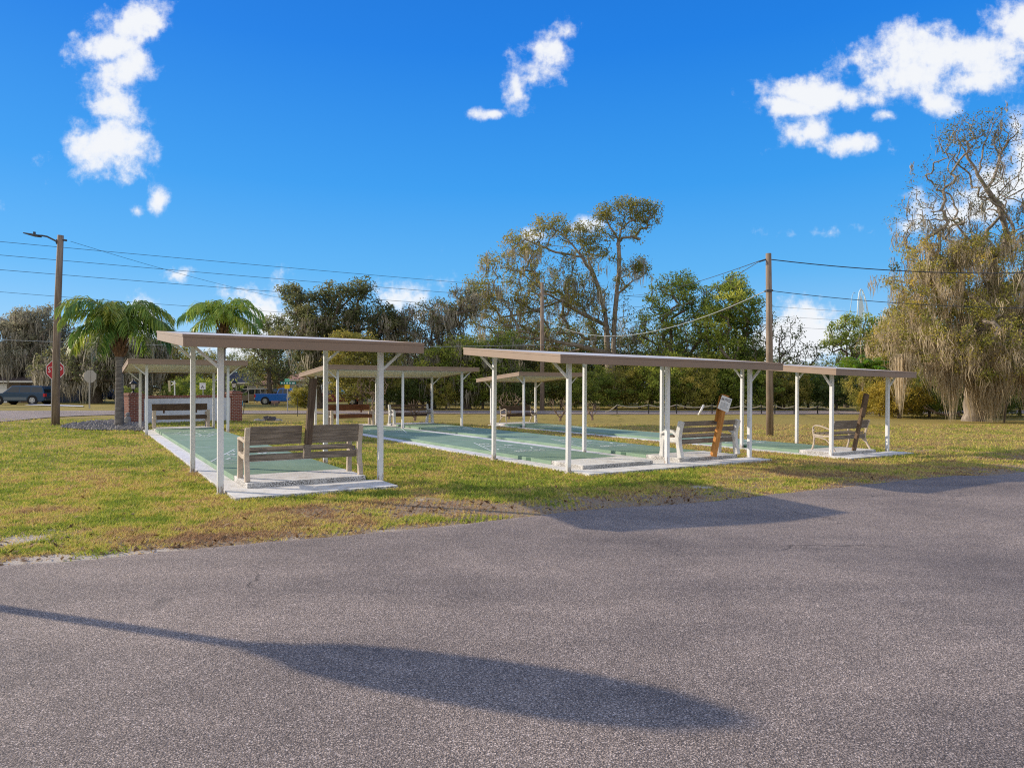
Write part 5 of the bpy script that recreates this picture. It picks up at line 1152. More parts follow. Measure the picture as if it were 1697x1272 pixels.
up = tp[hi]; me = leaf_mesh(up, 11, .34, .10, 53, aspect=.5); me.materials.append(M['leaf_oak']); link('crown', me, tO, label='sparse dark leaves of the thin bare topmost branches')
CLO = np.array([q(1600, 610, -1.6), q(1612, 600, -1.7), q(1590, 600, -1.5), q(1622, 615, -1.6), q(1605, 620, -1.7), q(1545, 600, -1.6), q(1535, 605, -1.5), q(1480, 590, -1), q(1680, 600, -2), q(1655, 608, -2)])
me = moss_mesh(low, 1150, 18, 1.3, .028, 54, .15, [(CLO, 72, 60, 2.5, .034, .26)]); me.materials.append(M['moss']); link('hanging_moss', me, tO)
me = moss_mesh(np.concatenate([up, pos[(pos[:, 2] > q(0, 420)[2]) & (pos[:, 2] < q(0, 330)[2])]]), 90, 14, 1.0, .04, 55, .10); me.materials.append(M['moss_grey']); link('hanging_moss', me, tO)

# --- tall two-stemmed tree in the middle (66 m)
DT = 66.0; o = at(1016, DT); m_ = DT / F; px0 = 1016
def q(px, py, y=0.0): return ((px - px0) * m_, y, zat(py, DT) - o.z)
trunkT = [[(0, 0, -.2), q(1016, 600), q(1019, 520), q(1022, 490), q(1027, 430), q(1024, 395)],
          [q(1022, 490), q(1045, 468, .6), q(1068, 455, .8), q(1078, 440, .8)], [q(1024, 400), q(1030, 375), q(1040, 352), q(1060, 340)], [q(1024, 395), q(1008, 370), q(998, 345)],
          [(-.5, .4, -.2), q(1008, 580, .4), q(1004, 520, .4), q(990, 470, .2), q(965, 425, 0), q(930, 385, 0), q(905, 372, 0)], [q(990, 470, .2), q(975, 420, .8), q(960, 390, 1)], [q(965, 425), q(920, 420, -.6), q(870, 400, -.8), q(835, 430, -1)],
          [q(1004, 540, .4), q(960, 520, -1), q(905, 490, -1.5), q(860, 455, -2), q(830, 450, -2)], [q(1010, 590, .4), q(960, 575, -1.5), q(900, 565, -2.5), q(850, 560, -3)], [q(930, 505, -1.2), q(880, 520, -2), q(830, 530, -2)]]
specT = [lb(1078, 356, 0, 20, 1.4, 22, 26), lb(1048, 375, 0, 22, 1.4, 26, 26), lb(1012, 372, 0, 20, 1.4, 24, 22), lb(985, 400, .5, 30, 1.8, 26, 30), lb(1040, 460, .5, 24, 1.6, 28, 22), lb(830, 520, -2, 50, 3, 40, 70), lb(900, 480, -1.5, 60, 3, 40, 70), lb(960, 480, -.5, 40, 2.5, 40, 46), lb(790, 510, -2, 30, 2.4, 40, 40), lb(1060, 350, 0, 26, 1.6, 18, 40), lb(1000, 350, 0, 18, 1.4, 16, 28), lb(1036, 342, 0, 22, 1.4, 14, 28), lb(1062, 440, .6, 20, 1.4, 16, 28), lb(965, 385, .6, 40, 2, 20, 52), lb(915, 375, 0, 34, 2, 18, 52), lb(870, 405, -.5, 40, 2.4, 22, 64),
         lb(830, 440, -1, 34, 2.4, 26, 34), lb(900, 440, -1, 60, 3, 30, 46), lb(960, 440, 0, 40, 2.5, 34, 30), lb(1000, 410, 0, 40, 2, 26, 22), lb(850, 490, -2, 55, 3, 32, 52), lb(920, 505, -1, 60, 3, 32, 50), lb(980, 510, 0, 45, 2.5, 34, 38), lb(800, 480, -2, 30, 2.4, 26, 26),
         lb(1042, 530, 0, 34, 2, 45, 26), lb(860, 555, -2, 70, 3, 30, 50), lb(950, 565, -1, 60, 3, 30, 45)]
tT = thing('tall_oak', 'tallest tree in the middle with forked trunk and long bare limbs reaching left', 'tree', o, 0, TG)
T = lobes(specT, 60, .3); pos, par, tips = grow_skeleton(trunkT, T, 61, .45, .12, 0, .2)
me = skeleton_mesh(pos, par, .46, .024, 2.05, 1.3); me.materials.append(M['bark_grey']); link('trunk', me, tT)
tp = pos[tips]; me = leaf_mesh(tp, 36, .62, .19, 62, aspect=.5, tone_amp=.2); me.materials.append(M['leaf_olive']); link('crown', me, tT)
me = moss_mesh(tp[tp[:, 2] < q(0, 410)[2]], 420, 12, 1.6, .05, 63, .16); me.materials.append(M['moss_grey']); link('hanging_moss', me, tT)

# --- dark spreading oak left of it (60 m)
DK = 60.0; o = at(528, DK); m_ = DK / F; px0 = 528
def q(px, py, y=0.0): return ((px - px0) * m_, y, zat(py, DK) - o.z)
trunkK = [[(0, 0, -.2), q(522, 640), q(516, 600), q(540, 555)], [q(540, 555), q(556, 520), q(585, 490), q(600, 475)], [q(516, 600), q(505, 560, -.4), q(500, 510, -.5), q(490, 495, -.5)], [q(540, 555), q(600, 545, .5), q(640, 530, .6)], [q(545, 545), q(545, 505, .8), q(560, 485, 1)]]
specK = [lb(500, 505, 0, 34, 2, 24, 58), lb(560, 495, 0, 36, 2, 24, 58), lb(598, 478, 0, 18, 1.2, 16, 28), lb(540, 530, 0, 60, 3, 26, 98), lb(615, 525, 0, 40, 2.5, 28, 75), lb(650, 540, 0, 24, 2, 26, 36), lb(510, 555, 0, 50, 3, 28, 72), lb(590, 570, 0, 55, 3, 30, 70), lb(515, 590, 0, 22, 2.2, 30, 47), lb(522, 612, -1, 20, 2, 30, 39), lb(480, 480, 0, 18, 1.2, 12, 16)]
tK = thing('dark_oak', 'broad dark green oak with grey moss behind the nearest shelter roof', 'tree', o, 0, TG)
T = lobes(specK, 70, .3); pos, par, tips = grow_skeleton(trunkK, T, 71, .5, .12, 0, .2)
me = skeleton_mesh(pos, par, .48, .028, 2.2, 1.3); me.materials.append(M['bark']); link('trunk', me, tK)
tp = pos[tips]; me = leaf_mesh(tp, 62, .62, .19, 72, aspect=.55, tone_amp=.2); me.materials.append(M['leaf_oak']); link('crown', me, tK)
me = moss_mesh(tp[tp[:, 2] < q(0, 520)[2]], 380, 14, 1.3, .06, 73, .2); me.materials.append(M['moss_grey']); link('hanging_moss', me, tK)

# --- moss laden oaks over the left houses
def simple(name, label, px, D, px0_, specpx, seed, leaf_m, r0, per=50, spread=.7, size=.22, moss=None, moss_m='moss_grey', top=560, fork=610, lean_=0, group=TG, bark='bark', shell=.35, leaf_frac=1.0, base_py=None, rmin=.028, cat='tree', aspect=.5, step=.55):
    global m_, q
    o = at(px, D); m_ = D / F
    q = lambda a, b, y=0.0: ((a - px) * m_, y, zat(b, D) - o.z)
    spec = [lb(*s[:-1], int(s[-1] * 1.5)) for s in specpx]; per = per * .78; spread = spread * .92
    tr = [[(0, 0, -.2), q(px + lean_ * .4, (fork + 660) / 2), q(px + lean_, fork), q(px + lean_ * 1.2, top)]]
    return plant(name, label, cat, o, tr, spec, seed, r0, leaf_m, per, spread, size, bark, moss, moss_m, shell, group, step=step, leaf_frac=leaf_frac, rmin=rmin, aspect=aspect)
def lb(px, py, y, rx, ry, rz, n): a = q(px, py, y); return (a[0], a[1], a[2], rx * m_, ry, rz * m_, n)
simple('mossy_oak', 'grey green moss draped oak over the bungalow at the left edge', 30, 74, 30, [(10, 560, 0, 60, 4, 40, 80), (60, 545, 0, 45, 3.5, 34, 70), (-60, 560, 0, 70, 4, 50, 60), (60, 600, -1, 60, 4, 30, 70), (110, 590, 0, 35, 3, 40, 50), (0, 605, -1, 60, 4, 24, 50), (40, 523, 0, 14, 1.5, 16, 12), (105, 545, 0, 14, 2, 18, 14), (75, 520, 0, 14, 1.5, 14, 8)], 80, 'leaf_grey', .5, 60, .75, .22, (800, 14, 2.3, .075), 'moss_grey', 560, 605)
simple('mossy_oak', 'dark moss draped oak with forked trunk behind the left palm', 160, 68, 160, [(150, 590, 0, 60, 4, 34, 75), (200, 580, 0, 55, 4, 40, 75), (240, 590, 0, 34, 3, 34, 50), (110, 605, 0, 50, 4, 26, 45), (190, 618, -1, 70, 4, 24, 55), (255, 575, 0, 14, 2, 18, 16)], 82, 'leaf_oak', .5, 56, .7, .2, (760, 14, 2.4, .07), 'moss_grey', 585, 628)
simple('leafy_tree', 'mid green tree rising between the second palm and the dark oak', 446, 76, 446, [(450, 560, 0, 40, 3.5, 34, 60), (430, 585, 0, 34, 3, 34, 40), (468, 590, 0, 34, 3, 40, 46), (455, 538, 0, 26, 2, 14, 26), (440, 620, 0, 40, 3, 24, 36)], 84, 'leaf_oak', .3, 60, .7, .2, None, 'moss_grey', 570, 615)
simple('leafy_tree', 'green yellow tree behind the far left shelter and the sign wall', 280, 72, 280, [(275, 590, 0, 40, 3.5, 26, 50), (310, 600, 0, 30, 3, 26, 34), (262, 618, 0, 30, 3, 22, 34), (330, 612, 0, 26, 3, 30, 30)], 86, 'leaf_olive', .3, 56, .7, .2, None, 'moss_grey', 590, 625)
simple('leafy_tree', 'pale green tree above the blue pickup behind the green street sign', 455, 80, 455, [(440, 605, 0, 26, 3, 26, 34), (470, 610, 0, 24, 3, 28, 34)], 87, 'leaf_olive', .25, 56, .7, .2, None, 'moss_grey', 600, 630)
simple('small_tree', 'yellowing bushy tree behind the brown and white ended far benches', 598, 54, 598, [(600, 590, 0, 50, 3, 36, 95), (575, 565, 0, 30, 2.4, 16, 40), (640, 610, 0, 30, 2.4, 36, 45), (590, 640, 0, 45, 2.6, 24, 60), (560, 610, 0, 26, 2.4, 30, 38)], 88, 'leaf_olive', .18, 62, .55, .17, None, 'moss_grey', 610, 650, rmin=.02)
simple('mossy_tree', 'sparse dark tree with dangling moss between the dark oak and tall tree', 715, 60, 715, [(700, 530, 0, 40, 2.5, 30, 40), (740, 520, 0, 36, 2.5, 28, 40), (770, 500, 0, 26, 2.2, 26, 30), (690, 575, 0, 45, 3, 30, 40), (745, 575, 0, 40, 3, 34, 46), (660, 555, 0, 26, 2, 36, 26)], 90, 'leaf_oak', .36, 36, .6, .18, (330, 13, 1.8, .06), 'moss_grey', 540, 600)
simple('leafy_tree', 'dense dark green tree behind the left end of the wide near roof', 775, 58, 775, [(760, 590, 0, 50, 3, 34, 80), (810, 600, 0, 46, 3, 36, 80), (720, 610, 0, 40, 3, 30, 55), (770, 635, 0, 60, 3, 22, 60), (840, 575, 0, 30, 2.5, 26, 36)], 91, 'leaf_green', .3, 66, .62, .19, (420, 12, 1.6, .05), 'moss_grey', 590, 630)
simple('leafy_tree', 'loose green tree left of the pair behind the wide near roof', 1112, 63, 1112, [(1110, 490, 0, 40, 3, 34, 60), (1135, 468, 0, 20, 2, 20, 24), (1090, 540, 0, 40, 3, 36, 55), (1140, 545, 0, 40, 3, 40, 55), (1100, 600, 0, 50, 3, 36, 66), (1160, 500, 0, 26, 2.4, 30, 32)], 92, 'leaf_green', .34, 44, .66, .2, None, 'moss_grey', 540, 620)
simple('leafy_tree', 'full rounded yellow green tree left of the right utility pole', 1206, 60, 1206, [(1205, 500, 0, 38, 3, 36, 80), (1232, 520, 0, 26, 2.6, 40, 55), (1180, 540, 0, 30, 2.6, 40, 55), (1215, 470, 0, 16, 2, 16, 18), (1205, 580, 0, 45, 3, 36, 75), (1245, 575, 0, 20, 2.4, 30, 26)], 93, 'leaf_green', .34, 66, .62, .19, None, 'moss_grey', 530, 610)
simple('sparse_tree', 'thin dark sparse leaved tree right behind the right utility pole', 1292, 58, 1292, [(1262, 530, 0, 22, 2, 34, 24), (1300, 560, 0, 30, 2, 40, 34), (1250, 580, 0, 24, 2, 30, 24), (1335, 590, 0, 30, 2, 22, 26), (1285, 600, 0, 45, 2.5, 26, 36)], 94, 'leaf_dark', .16, 18, .5, .16, None, 'moss_grey', 560, 630, rmin=.024)
simple('pine_tree', 'open branched dark green tree in front of the pale arch', 1403, 62, 1403, [(1400, 545, 0, 26, 2, 26, 30), (1440, 540, 0, 26, 2, 26, 34), (1378, 570, 0, 16, 1.6, 14, 16), (1425, 575, 0, 36, 2.4, 24, 40), (1470, 560, 0, 26, 2.4, 40, 40)], 95, 'leaf_green', .2, 48, .5, .18, None, 'moss_grey', 560, 610)
simple('leafy_tree', 'brownish green tree behind the right shelter beside the giant oak', 1490, 52, 1490, [(1480, 570, 0, 40, 2.6, 40, 70), (1510, 610, 0, 40, 2.6, 40, 70), (1455, 610, 0, 26, 2.4, 30, 40), (1500, 520, 0, 26, 2, 34, 34)], 96, 'leaf_olive', .3, 56, .6, .18, (420, 12, 1.4, .05), 'moss', 570, 630)
# understorey along the far side of the street: dark shrubs and small trees
def shrub(name, label, px, D, H, W, seed, leaf_m, n=70, per=60, spread=.42, size=.15, group='shrubs along the far side of the street', rz=0.0, bark='bark', cat='shrub'):
    o = at(px, D); w = W / 2
    tr = [[(0, 0, -.1), (0, 0, H * .25), (.05 * W, 0, H * .5)]]
    spec = [(0, 0, H * .55, w, w * .8, H * .45, n), (w * .4, 0, H * .4, w * .7, w * .6, H * .35, n // 2), (-w * .45, 0, H * .42, w * .65, w * .6, H * .38, n // 2)]
    return plant(name, label, cat, o, tr, spec, seed, .09, leaf_m, per, spread, size, bark, None, group=group, step=.35, rmin=.012, shell=.45)
U1 = shrub('dark_shrub', 'dark leafy shrub left of the thin grey utility pole', 870, 57, 3.4, 5.4, 101, 'leaf_dark', 90)
U2 = shrub('green_shrub', 'green leafy shrub under the tall forked tree', 985, 57, 3.6, 5.6, 102, 'leaf_green', 90)
U3 = shrub('yellow_shrub', 'yellow flowered bush beside the leaning board of the right bench', 1490, 41, 2.5, 3.3, 103, 'leaf_yellow', 80, 66, .34, .12)
U4 = shrub('olive_shrub', 'olive tinged shrub behind the middle of the wide near roof', 1060, 58, 4.2, 5.0, 104, 'leaf_olive', 90)
DUP = [(U1, 700, 58, 1.0, 'dark shrub behind the right posts of the wide far shelter'), (U4, 740, 57, .8, 'low olive shrub left of the far small right shelter'), (U2, 800, 58, 1.0, 'green shrub behind the far small right shelter'), (U4, 930, 58.5, 1.1, 'olive shrub right of the thin grey utility pole'),
       (U4, 1020, 59, 1.0, 'olive shrub at the foot of the tall forked tree'), (U2, 1105, 58, 1.2, 'green shrub behind the middle posts of the wide near shelter'), (U4, 1150, 57, 1.1, 'olive shrub behind the white marker tube'), (U4, 1135, 60, 1.1, 'olive shrub under the loose green tree'),
       (U2, 1195, 58, 1.05, 'green shrub right behind the NOTICE sign'), (U2, 1240, 57.5, 1.2, 'green shrub left of the right utility pole'), (U2, 1215, 60, 1.3, 'green shrub behind the right end of the wide near roof'), (U4, 1300, 56.5, 1.0, 'olive shrub right of the right utility pole'), (U2, 1340, 58, .95, 'dull green shrub between the right shelter posts'),
       (U1, 1385, 56, 1.0, 'dark shrub behind the front left post of the right shelter'), (U1, 640, 60, .95, 'dark shrub behind the white ended far bench'), (U4, 1440, 52, .85, 'olive bush behind the leaning dark board'), (U2, 1540, 42, .72, 'green bush left of the giant oak trunk'), (U1, 1575, 43, .80, 'dark bush just behind the giant oak trunk'),
       (U2, 1650, 42, .66, 'green bush right of the giant oak trunk'), (U1, 1690, 44, .85, 'dark bush behind the slim stake at the right edge'), (U2, 1745, 42, .7, 'green bush at the far right frame edge'), (U3, 1458, 43, .8, 'smaller yellow bush just left of the yellow flowered one'), (U4, 1525, 45, .75, 'olive bush behind the right corner of the right shelter'),
       (U2, 215, 62, .5, 'small green bush left of the left brick pillar'), (U2, 320, 62, .72, 'green hedge bush behind the cart sign'), (U2, 362, 60, .8, 'green bush between the cart sign and the right brick pillar'), (U2, 295, 64, .6, 'green bush behind the basketball hoop pole')]
for k, (s, px, D, sc, lbl) in enumerate(DUP): copy_thing(s, at(px, D), k * 1.3, lbl, (sc, sc, sc * (1 + .1 * math.sin(k * 2.7))))
o = at(140.5, 80); rb = shrub('round_bush', 'clipped round dark bush by the silver sedan', 140.5, 76, 1.15, 1.05, 131, 'leaf_dark', 60, 60, .22, .10, None)
rb = shrub('round_bush', 'low dark bush between the palm trunk and left brick pillar', 208, 31.5, .75, .6, 132, 'leaf_dark', 46, 60, .14, .06, None)
shrub('feathery_bush', 'pale yellow green bush right of the blue pickup', 505, 60, 2.0, 2.4, 133, 'leaf_olive', 60, 60, .34, .13, None)
# background wood: tall trees beyond, sharing three crowns
def bgtree(name, label, px, D, seed, H, W, leaf_m):
    o = at(px, D); w = W / 2
    tr = [[(0, 0, -.2), (0, 0, H * .4), (.1, 0, H * .65)]]
    spec = [(0, 0, H * .62, w, w, H * .36, 70), (w * .5, 0, H * .45, w * .7, w * .7, H * .28, 40), (-w * .5, 0, H * .5, w * .7, w * .7, H * .3, 40), (0, 0, H * .25, w * .9, w * .8, H * .2, 40)]
    return plant(name, label, 'tree', o, tr, spec, seed, .25, leaf_m, 55, .85, .27, 'bark', None, 'moss_grey', .45, 'trees of the wood behind', step=.7, rmin=.03)
B1 = bgtree('background_tree', 'dark background tree behind the tall forked tree', 960, 74, 141, 9.0, 7.5, 'leaf_dark')
B2 = bgtree('background_tree', 'dull green background tree behind the loose green tree', 1080, 76, 142, 8.5, 7.5, 'leaf_oak')
BG = [(B1, 660, 72, .72), (B2, 700, 76, .80), (B1, 745, 74, .78), (B2, 790, 72, .9), (B1, 830, 76, 1.0), (B2, 875, 74, 1.05), (B1, 915, 78, 1.05), (B2, 1000, 76, 1.0), (B1, 1040, 74, .8), (B1, 1125, 78, .92), (B2, 1165, 74, .88), (B1, 1205, 78, .95), (B2, 1250, 76, .72), (B1, 1295, 80, .62),
      (B2, 1340, 78, .55), (B1, 1385, 76, .58), (B2, 1430, 74, .75), (B1, 1470, 72, .9), (B2, 1520, 66, 1.05), (B1, 1570, 64, 1.2), (B2, 1630, 62, 1.3), (B1, 1700, 60, 1.35), (B2, 1780, 60, 1.3), (B1, 1870, 62, 1.2), (B2, 620, 88, .85), (B1, 575, 92, .9), (B2, 530, 94, .85), (B1, 400, 98, .8), (B2, 350, 96, .82), (B1, 300, 98, .78), (B2, 250, 96, .9), (B1, 200, 98, .85), (B2, 150, 96, .9), (B1, 100, 98, .85), (B2, 50, 97, .95), (B1, 0, 96, .9), (B2, -60, 95, .95), (B1, -130, 95, .9)]
for k, (s, px, D, sc) in enumerate(BG):
    c = copy_thing(s, at(px, D), k * 2.1, ['dark', 'dull green'][k % 2] + ' tree of the background wood', sc)
    side = 'left of the tall forked tree' if px < 960 else ('between the tall forked tree and the right pole' if px < 1273 else 'right of the right utility pole')
    c['label'] = '%s background tree, number %d of the wood from the left' % ('dark' if s is B1 else 'dull green', k + 1)
BGC = sorted([(o.location.x / o.location.y, o) for o in scene.objects if o.name.startswith('background_tree')], key=lambda e: e[0])
SPOT = {}
for r_, ob in BGC:
    pxx = CX + r_ * F
    ref = [( -1e9, 'off the left edge behind the bungalow'), (20, 'behind the bungalow roof'), (75, 'behind the left utility pole'), (125, 'behind the silver sedan'), (175, 'behind the left palm'), (225, 'behind the left brick pillar'), (275, 'behind the basketball hoop'), (325, 'behind the cart sign'), (375, 'behind the second palm'), (470, 'above the blue pickup'), (550, 'behind the yellowing bushy tree'), (600, 'behind the left half of the wide far roof'), (640, 'behind the white ended far bench'),
           (680, 'behind the right half of the wide far roof'), (720, 'at the right corner of the wide far roof'), (768, 'behind the left end of the wide near roof'), (810, 'over the far small right shelter'), (852, 'left of the thin grey pole'), (895, 'right behind the thin grey pole'), (940, 'behind the tall tree left limbs'), (980, 'just left of the forked trunk'), (1020, 'just right of the forked trunk'), (1060, 'behind the loose green tree left side'), (1102, 'behind the middle of the loose green tree'), (1145, 'between the two full green trees'), (1185, 'behind the full rounded tree'), (1228, 'left of the right utility pole'), (1272, 'right of the right utility pole'),
           (1318, 'low between the right shelter posts'), (1362, 'left below the pale arch'), (1408, 'below the pale arch'), (1450, 'behind the leaning dark board'), (1495, 'above the yellow flowered bush'), (1545, 'left behind the giant oak'), (1600, 'straight behind the giant oak trunk'), (1665, 'right behind the giant oak'), (1740, 'at the right frame edge'), (1830, 'beyond the right frame edge')]
    k = max(i for i, (a, _) in enumerate(ref) if pxx >= a); ob['label'] = ('dark' if 'leaf_dark' in [m.name for m in next(c for c in ob.children if c.name.startswith('crown')).data.materials] else 'dull green') + ' background tree ' + ref[k][1]
# far-off wood closing the horizon: one mass nobody could count
rg = np.random.default_rng(77); aa = np.concatenate([rg.uniform(-1.25, 1.25, 1500)]); dd = rg.uniform(118, 165, len(aa)); C = np.stack([np.sin(aa) * dd, np.cos(aa) * dd, np.zeros(len(aa))], 1); C[:, 2] = rg.uniform(0, 1, len(aa)) * (5.0 + 2.6 * vnoise(aa * 22, aa * 0, 3))
me = leaf_mesh(C, 34, 1.7, .62, 78, flat=.8); me.materials.append(M['leaf_oak']); tag(link('distant_wood', me), 'far off belt of trees along the horizon', 'wood', kind='stuff')

# --- palms
def palm(name, label, px, D, py_crown, nf, L, seed, tr_r=.16, husk=True, leaf_m='leaf_palm', py_base=None, droop=1.0, group='palm trees by the entrance wall', trunk=True, up=.3, leaflet=.55):
    o = at(px, D) if py_base is None else gp(px, py_base); D = o.y; zc = zat(py_crown, D) - o.z; rg = np.random.default_rng(seed)
    t = thing(name, label, 'palm', o, 0, group)
    if trunk:
        mb = MB(); n = 46; zt = zc * .70
        prof = []
        for k in range(n + 1):
            z_ = zt * k / n; ring = 1 + .05 * (k % 2); prof.append((tr_r * ring * (1.18 - .25 * min(1, z_ / 1.2) + .05 * math.sin(z_ * 2)), z_ - .1 if k == 0 else z_))
        MB().lathe(prof, n=16).build('trunk', 'palm_trunk', t, 0, True)
        if husk:
            h = MB().lathe([(tr_r * 1.0, zt - .02), (tr_r * 1.35, zt + .12), (tr_r * 1.5, zt + .35), (tr_r * 1.25, zt + .6), (tr_r * .8, zc), (tr_r * .3, zc + .25)], n=14)
            for k in range(46):
                a = k * 2.4; z_ = zt + .02 + (zc - zt) * (k / 46); r_ = tr_r * 1.3
                h.bar((r_ * math.cos(a), r_ * math.sin(a), z_), (r_ * 1.7 * math.cos(a), r_ * 1.7 * math.sin(a), z_ + .28), .10, .03)
            h.build('husk', 'palm_husk', t)
    V = []; Fc = []; S = []; TN = []; mbs = MB()
    for k in range(nf):
        az = k * 2.39996 + rg.normal(0, .15); el = R(82) - (k / nf) * R(88) * droop * .9 + rg.normal(0, .06); LL = L * rg.uniform(.85, 1.12) * (1 - .15 * (k < 4))
        n = 22; p = np.array([0, 0, zc]); e = el; pts = []
        for i in range(n + 1):
            pts.append(p.copy()); dvec = np.array([math.cos(az) * math.cos(e), math.sin(az) * math.cos(e), math.sin(e)]); p = p + dvec * LL / n; e -= (1.75 + .75 * (1 - k / nf)) * droop / n * (0.5 + 1.2 * i / n)
        mbs.tube([tuple(x) for x in pts], [.028 * (1 - .85 * i / n) + .004 for i in range(n + 1)], 5, False)
        side = np.array([-math.sin(az), math.cos(az), 0]); tb = rg.normal(.68, .14) - .12 * (k > nf * .6)
        for i in range(2, n + 1):
            for j in range(3):
                f = i - (j + rg.uniform(.2, .8)) / 3; a = int(min(n - 1, max(0, math.floor(f)))); c = pts[a] + (pts[a + 1] - pts[a]) * (f - a); dv = pts[a + 1] - pts[a]; dv = dv / np.linalg.norm(dv); sf = math.sin(math.pi * min(1, .12 + .88 * f / n)) ** .6
                for s in (-1, 1):
                    ll = leaflet * LL / 2.6 * sf * rg.uniform(.75, 1.15); d = side * s * rg.uniform(.65, 1.0) + dv * rg.uniform(.55, .8) + np.array([0, 0, rg.choice([-.75, -.4, .1]) + rg.uniform(-.12, .12)]); d /= np.linalg.norm(d)
                    wv_ = np.cross(d, [0, 0, 1.0]); wv_ = wv_ / (np.linalg.norm(wv_) + 1e-6) * .030 * (L / 2.6)
                    m1 = c + d * ll * .55; tip = c + d * ll * .95 - np.array([0, 0, ll * rg.uniform(.25, .5)])
                    o_ = len(V); V += [c - wv_ * .5, c + wv_ * .5, m1 + wv_, m1 - wv_, tip]; Fc += [o_, o_ + 1, o_ + 2, o_ + 3, o_ + 3, o_ + 2, o_ + 4]; S += [4, 3]; tn = min(1, max(0, tb + rg.normal(0, .13))); TN += [tn] * 5
    mbs.build('frond_stems', 'leaf_palm_stem', t)
    me = mesh_np('fronds', np.array(V), np.array(Fc), np.array(S), tone=np.array(TN)); me.materials.append(M[leaf_m]); link('fronds', me, t)
    return t
M['leaf_palm_stem'] = paint('palm_stem', (.16, .19, .05), .6, .2, 3)
palm('palm_tree', 'nearer full crowned palm with grey trunk left of the entrance wall', 198, 27, 540, 24, 2.5, 201, .145, py_base=708, leaflet=.78)
palm('palm_tree', 'second palm whose crown shows above the nearest shelter roof', 369, 36, 528, 20, 2.45, 202, .15, leaflet=.78)
palm('feather_palm', 'bright yellow green feathery palm behind the right shelter roof', 1430, 44, 622, 30, 1.9, 203, .05, husk=False, leaf_m='leaf_bright', droop=.62, group=None)
# --- leafless shrubs on the lawn
def bare(name, label, px, py, H, W, seed, n=90, r0=.06):
    o = gp(px, py); w = W / 2
    tr = [[(0, 0, -.05), (.02, 0, H * .12), (.03, 0, H * .22)], [(.01, 0, H * .05), (-w * .35, .05, H * .4)], [(.01, 0, H * .05), (w * .4, -.05, H * .42)], [(.01, 0, H * .06), (.02, w * .4, H * .45)]]
    return plant(name, label, 'shrub', o, tr, [(0, 0, H * .70, w, w * .8, H * .30, n)], seed, r0, 'leaf_yellow', 0, .2, .1, 'twig', None, shell=.6, group='leafless shrubs on the lawn', step=.16, wig=.06, rise=-.15, rmin=.008, p=1.8)
bare('bare_shrub', 'tall leafless many stemmed shrub right of the brown far bench', 617, 690, 2.7, 2.2, 301, 110, .07)
bare('bare_shrub', 'small leafless shrub behind the white ended far bench', 687, 697, 1.1, .9, 302, 40)
bare('bare_shrub', 'leafless shrub behind the dark far scroll bench', 843, 694, 1.6, 1.55, 303, 90)
bare('bare_shrub', 'leafless shrub on the lawn right of the far scroll bench', 928, 697.5, 1.35, 1.6, 304, 90)
bare('bare_shrub', 'smallest leafless shrub further right along the lawn', 981, 696, 1.0, .95, 305, 34)
p = gp(1664, 700.5); t = thing('wooden_stake', 'slim pale wooden stake standing before the dark bushes at the right edge', 'stake', p)
MB().tube([(0, 0, -.1), (.12, 0, zat(665, p.y) - p.z)], .045, 7).build('rod', 'wood_vert', t)
# fallen bare limb at the foot of the giant oak
p = gp(1575, 694); t = thing('fallen_limb', 'pale bare fallen limb lying low left of the giant oak trunk', 'branch', p)
k_ = p.y / F; L_ = lambda a, b, y=0: ((a - 1575) * k_, y, (694 - b) * k_)
mb = MB().tube([L_(1590, 684), L_(1570, 687), L_(1552, 684.5), L_(1538, 678), L_(1530, 672)], [.07, .06, .05, .035, .02], 7).tube([L_(1552, 684.5), L_(1546, 677, .2), L_(1540, 670, .3)], [.03, .02, .01], 5).tube([L_(1540, 679), L_(1533, 678, -.2), L_(1527, 676, -.3)], [.025, .015, .01], 5).tube([L_(1570, 687), L_(1556, 683, .2), L_(1550, 679, .3)], [.03, .02, .01], 5)
mb.tube([L_(1588, 684.5), L_(1592, 690), L_(1596, 697)], [.06, .05, .05], 6); mb.build('limb', 'twig', t, 0, True)
# ================================================================== SKY, SUN, CAMERA
SUN = Vector((-.942 * math.cos(R(20.8)), .335 * math.cos(R(20.8)), math.sin(R(20.8)))).normalized()
sl = bpy.data.lights.new('sun', 'SUN'); sl.energy = 5.0; sl.angle = R(.53); sl.color = (1, .86, .68)
so = bpy.data.objects.new('sun', sl); COL.objects.link(so); so.rotation_euler = (-SUN).to_track_quat('-Z', 'Y').to_euler(); so.location = (-30, 10, 30)
w = bpy.data.worlds.new('World'); scene.world = w; w.use_nodes = True; nt = w.node_tree; nt.nodes.clear()
out = nt.nodes.new('ShaderNodeOutputWorld')
sky = nt.nodes.new('ShaderNodeTexSky'); sky.sky_type = 'NISHITA'; sky.sun_disc = False
sky.sun_elevation = math.asin(SUN.z); sky.sun_rotation = math.atan2(SUN.x, SUN.y); sky.altitude = 0; sky.air_density = 1.0; sky.dust_density = .15; sky.ozone_density = 3.0
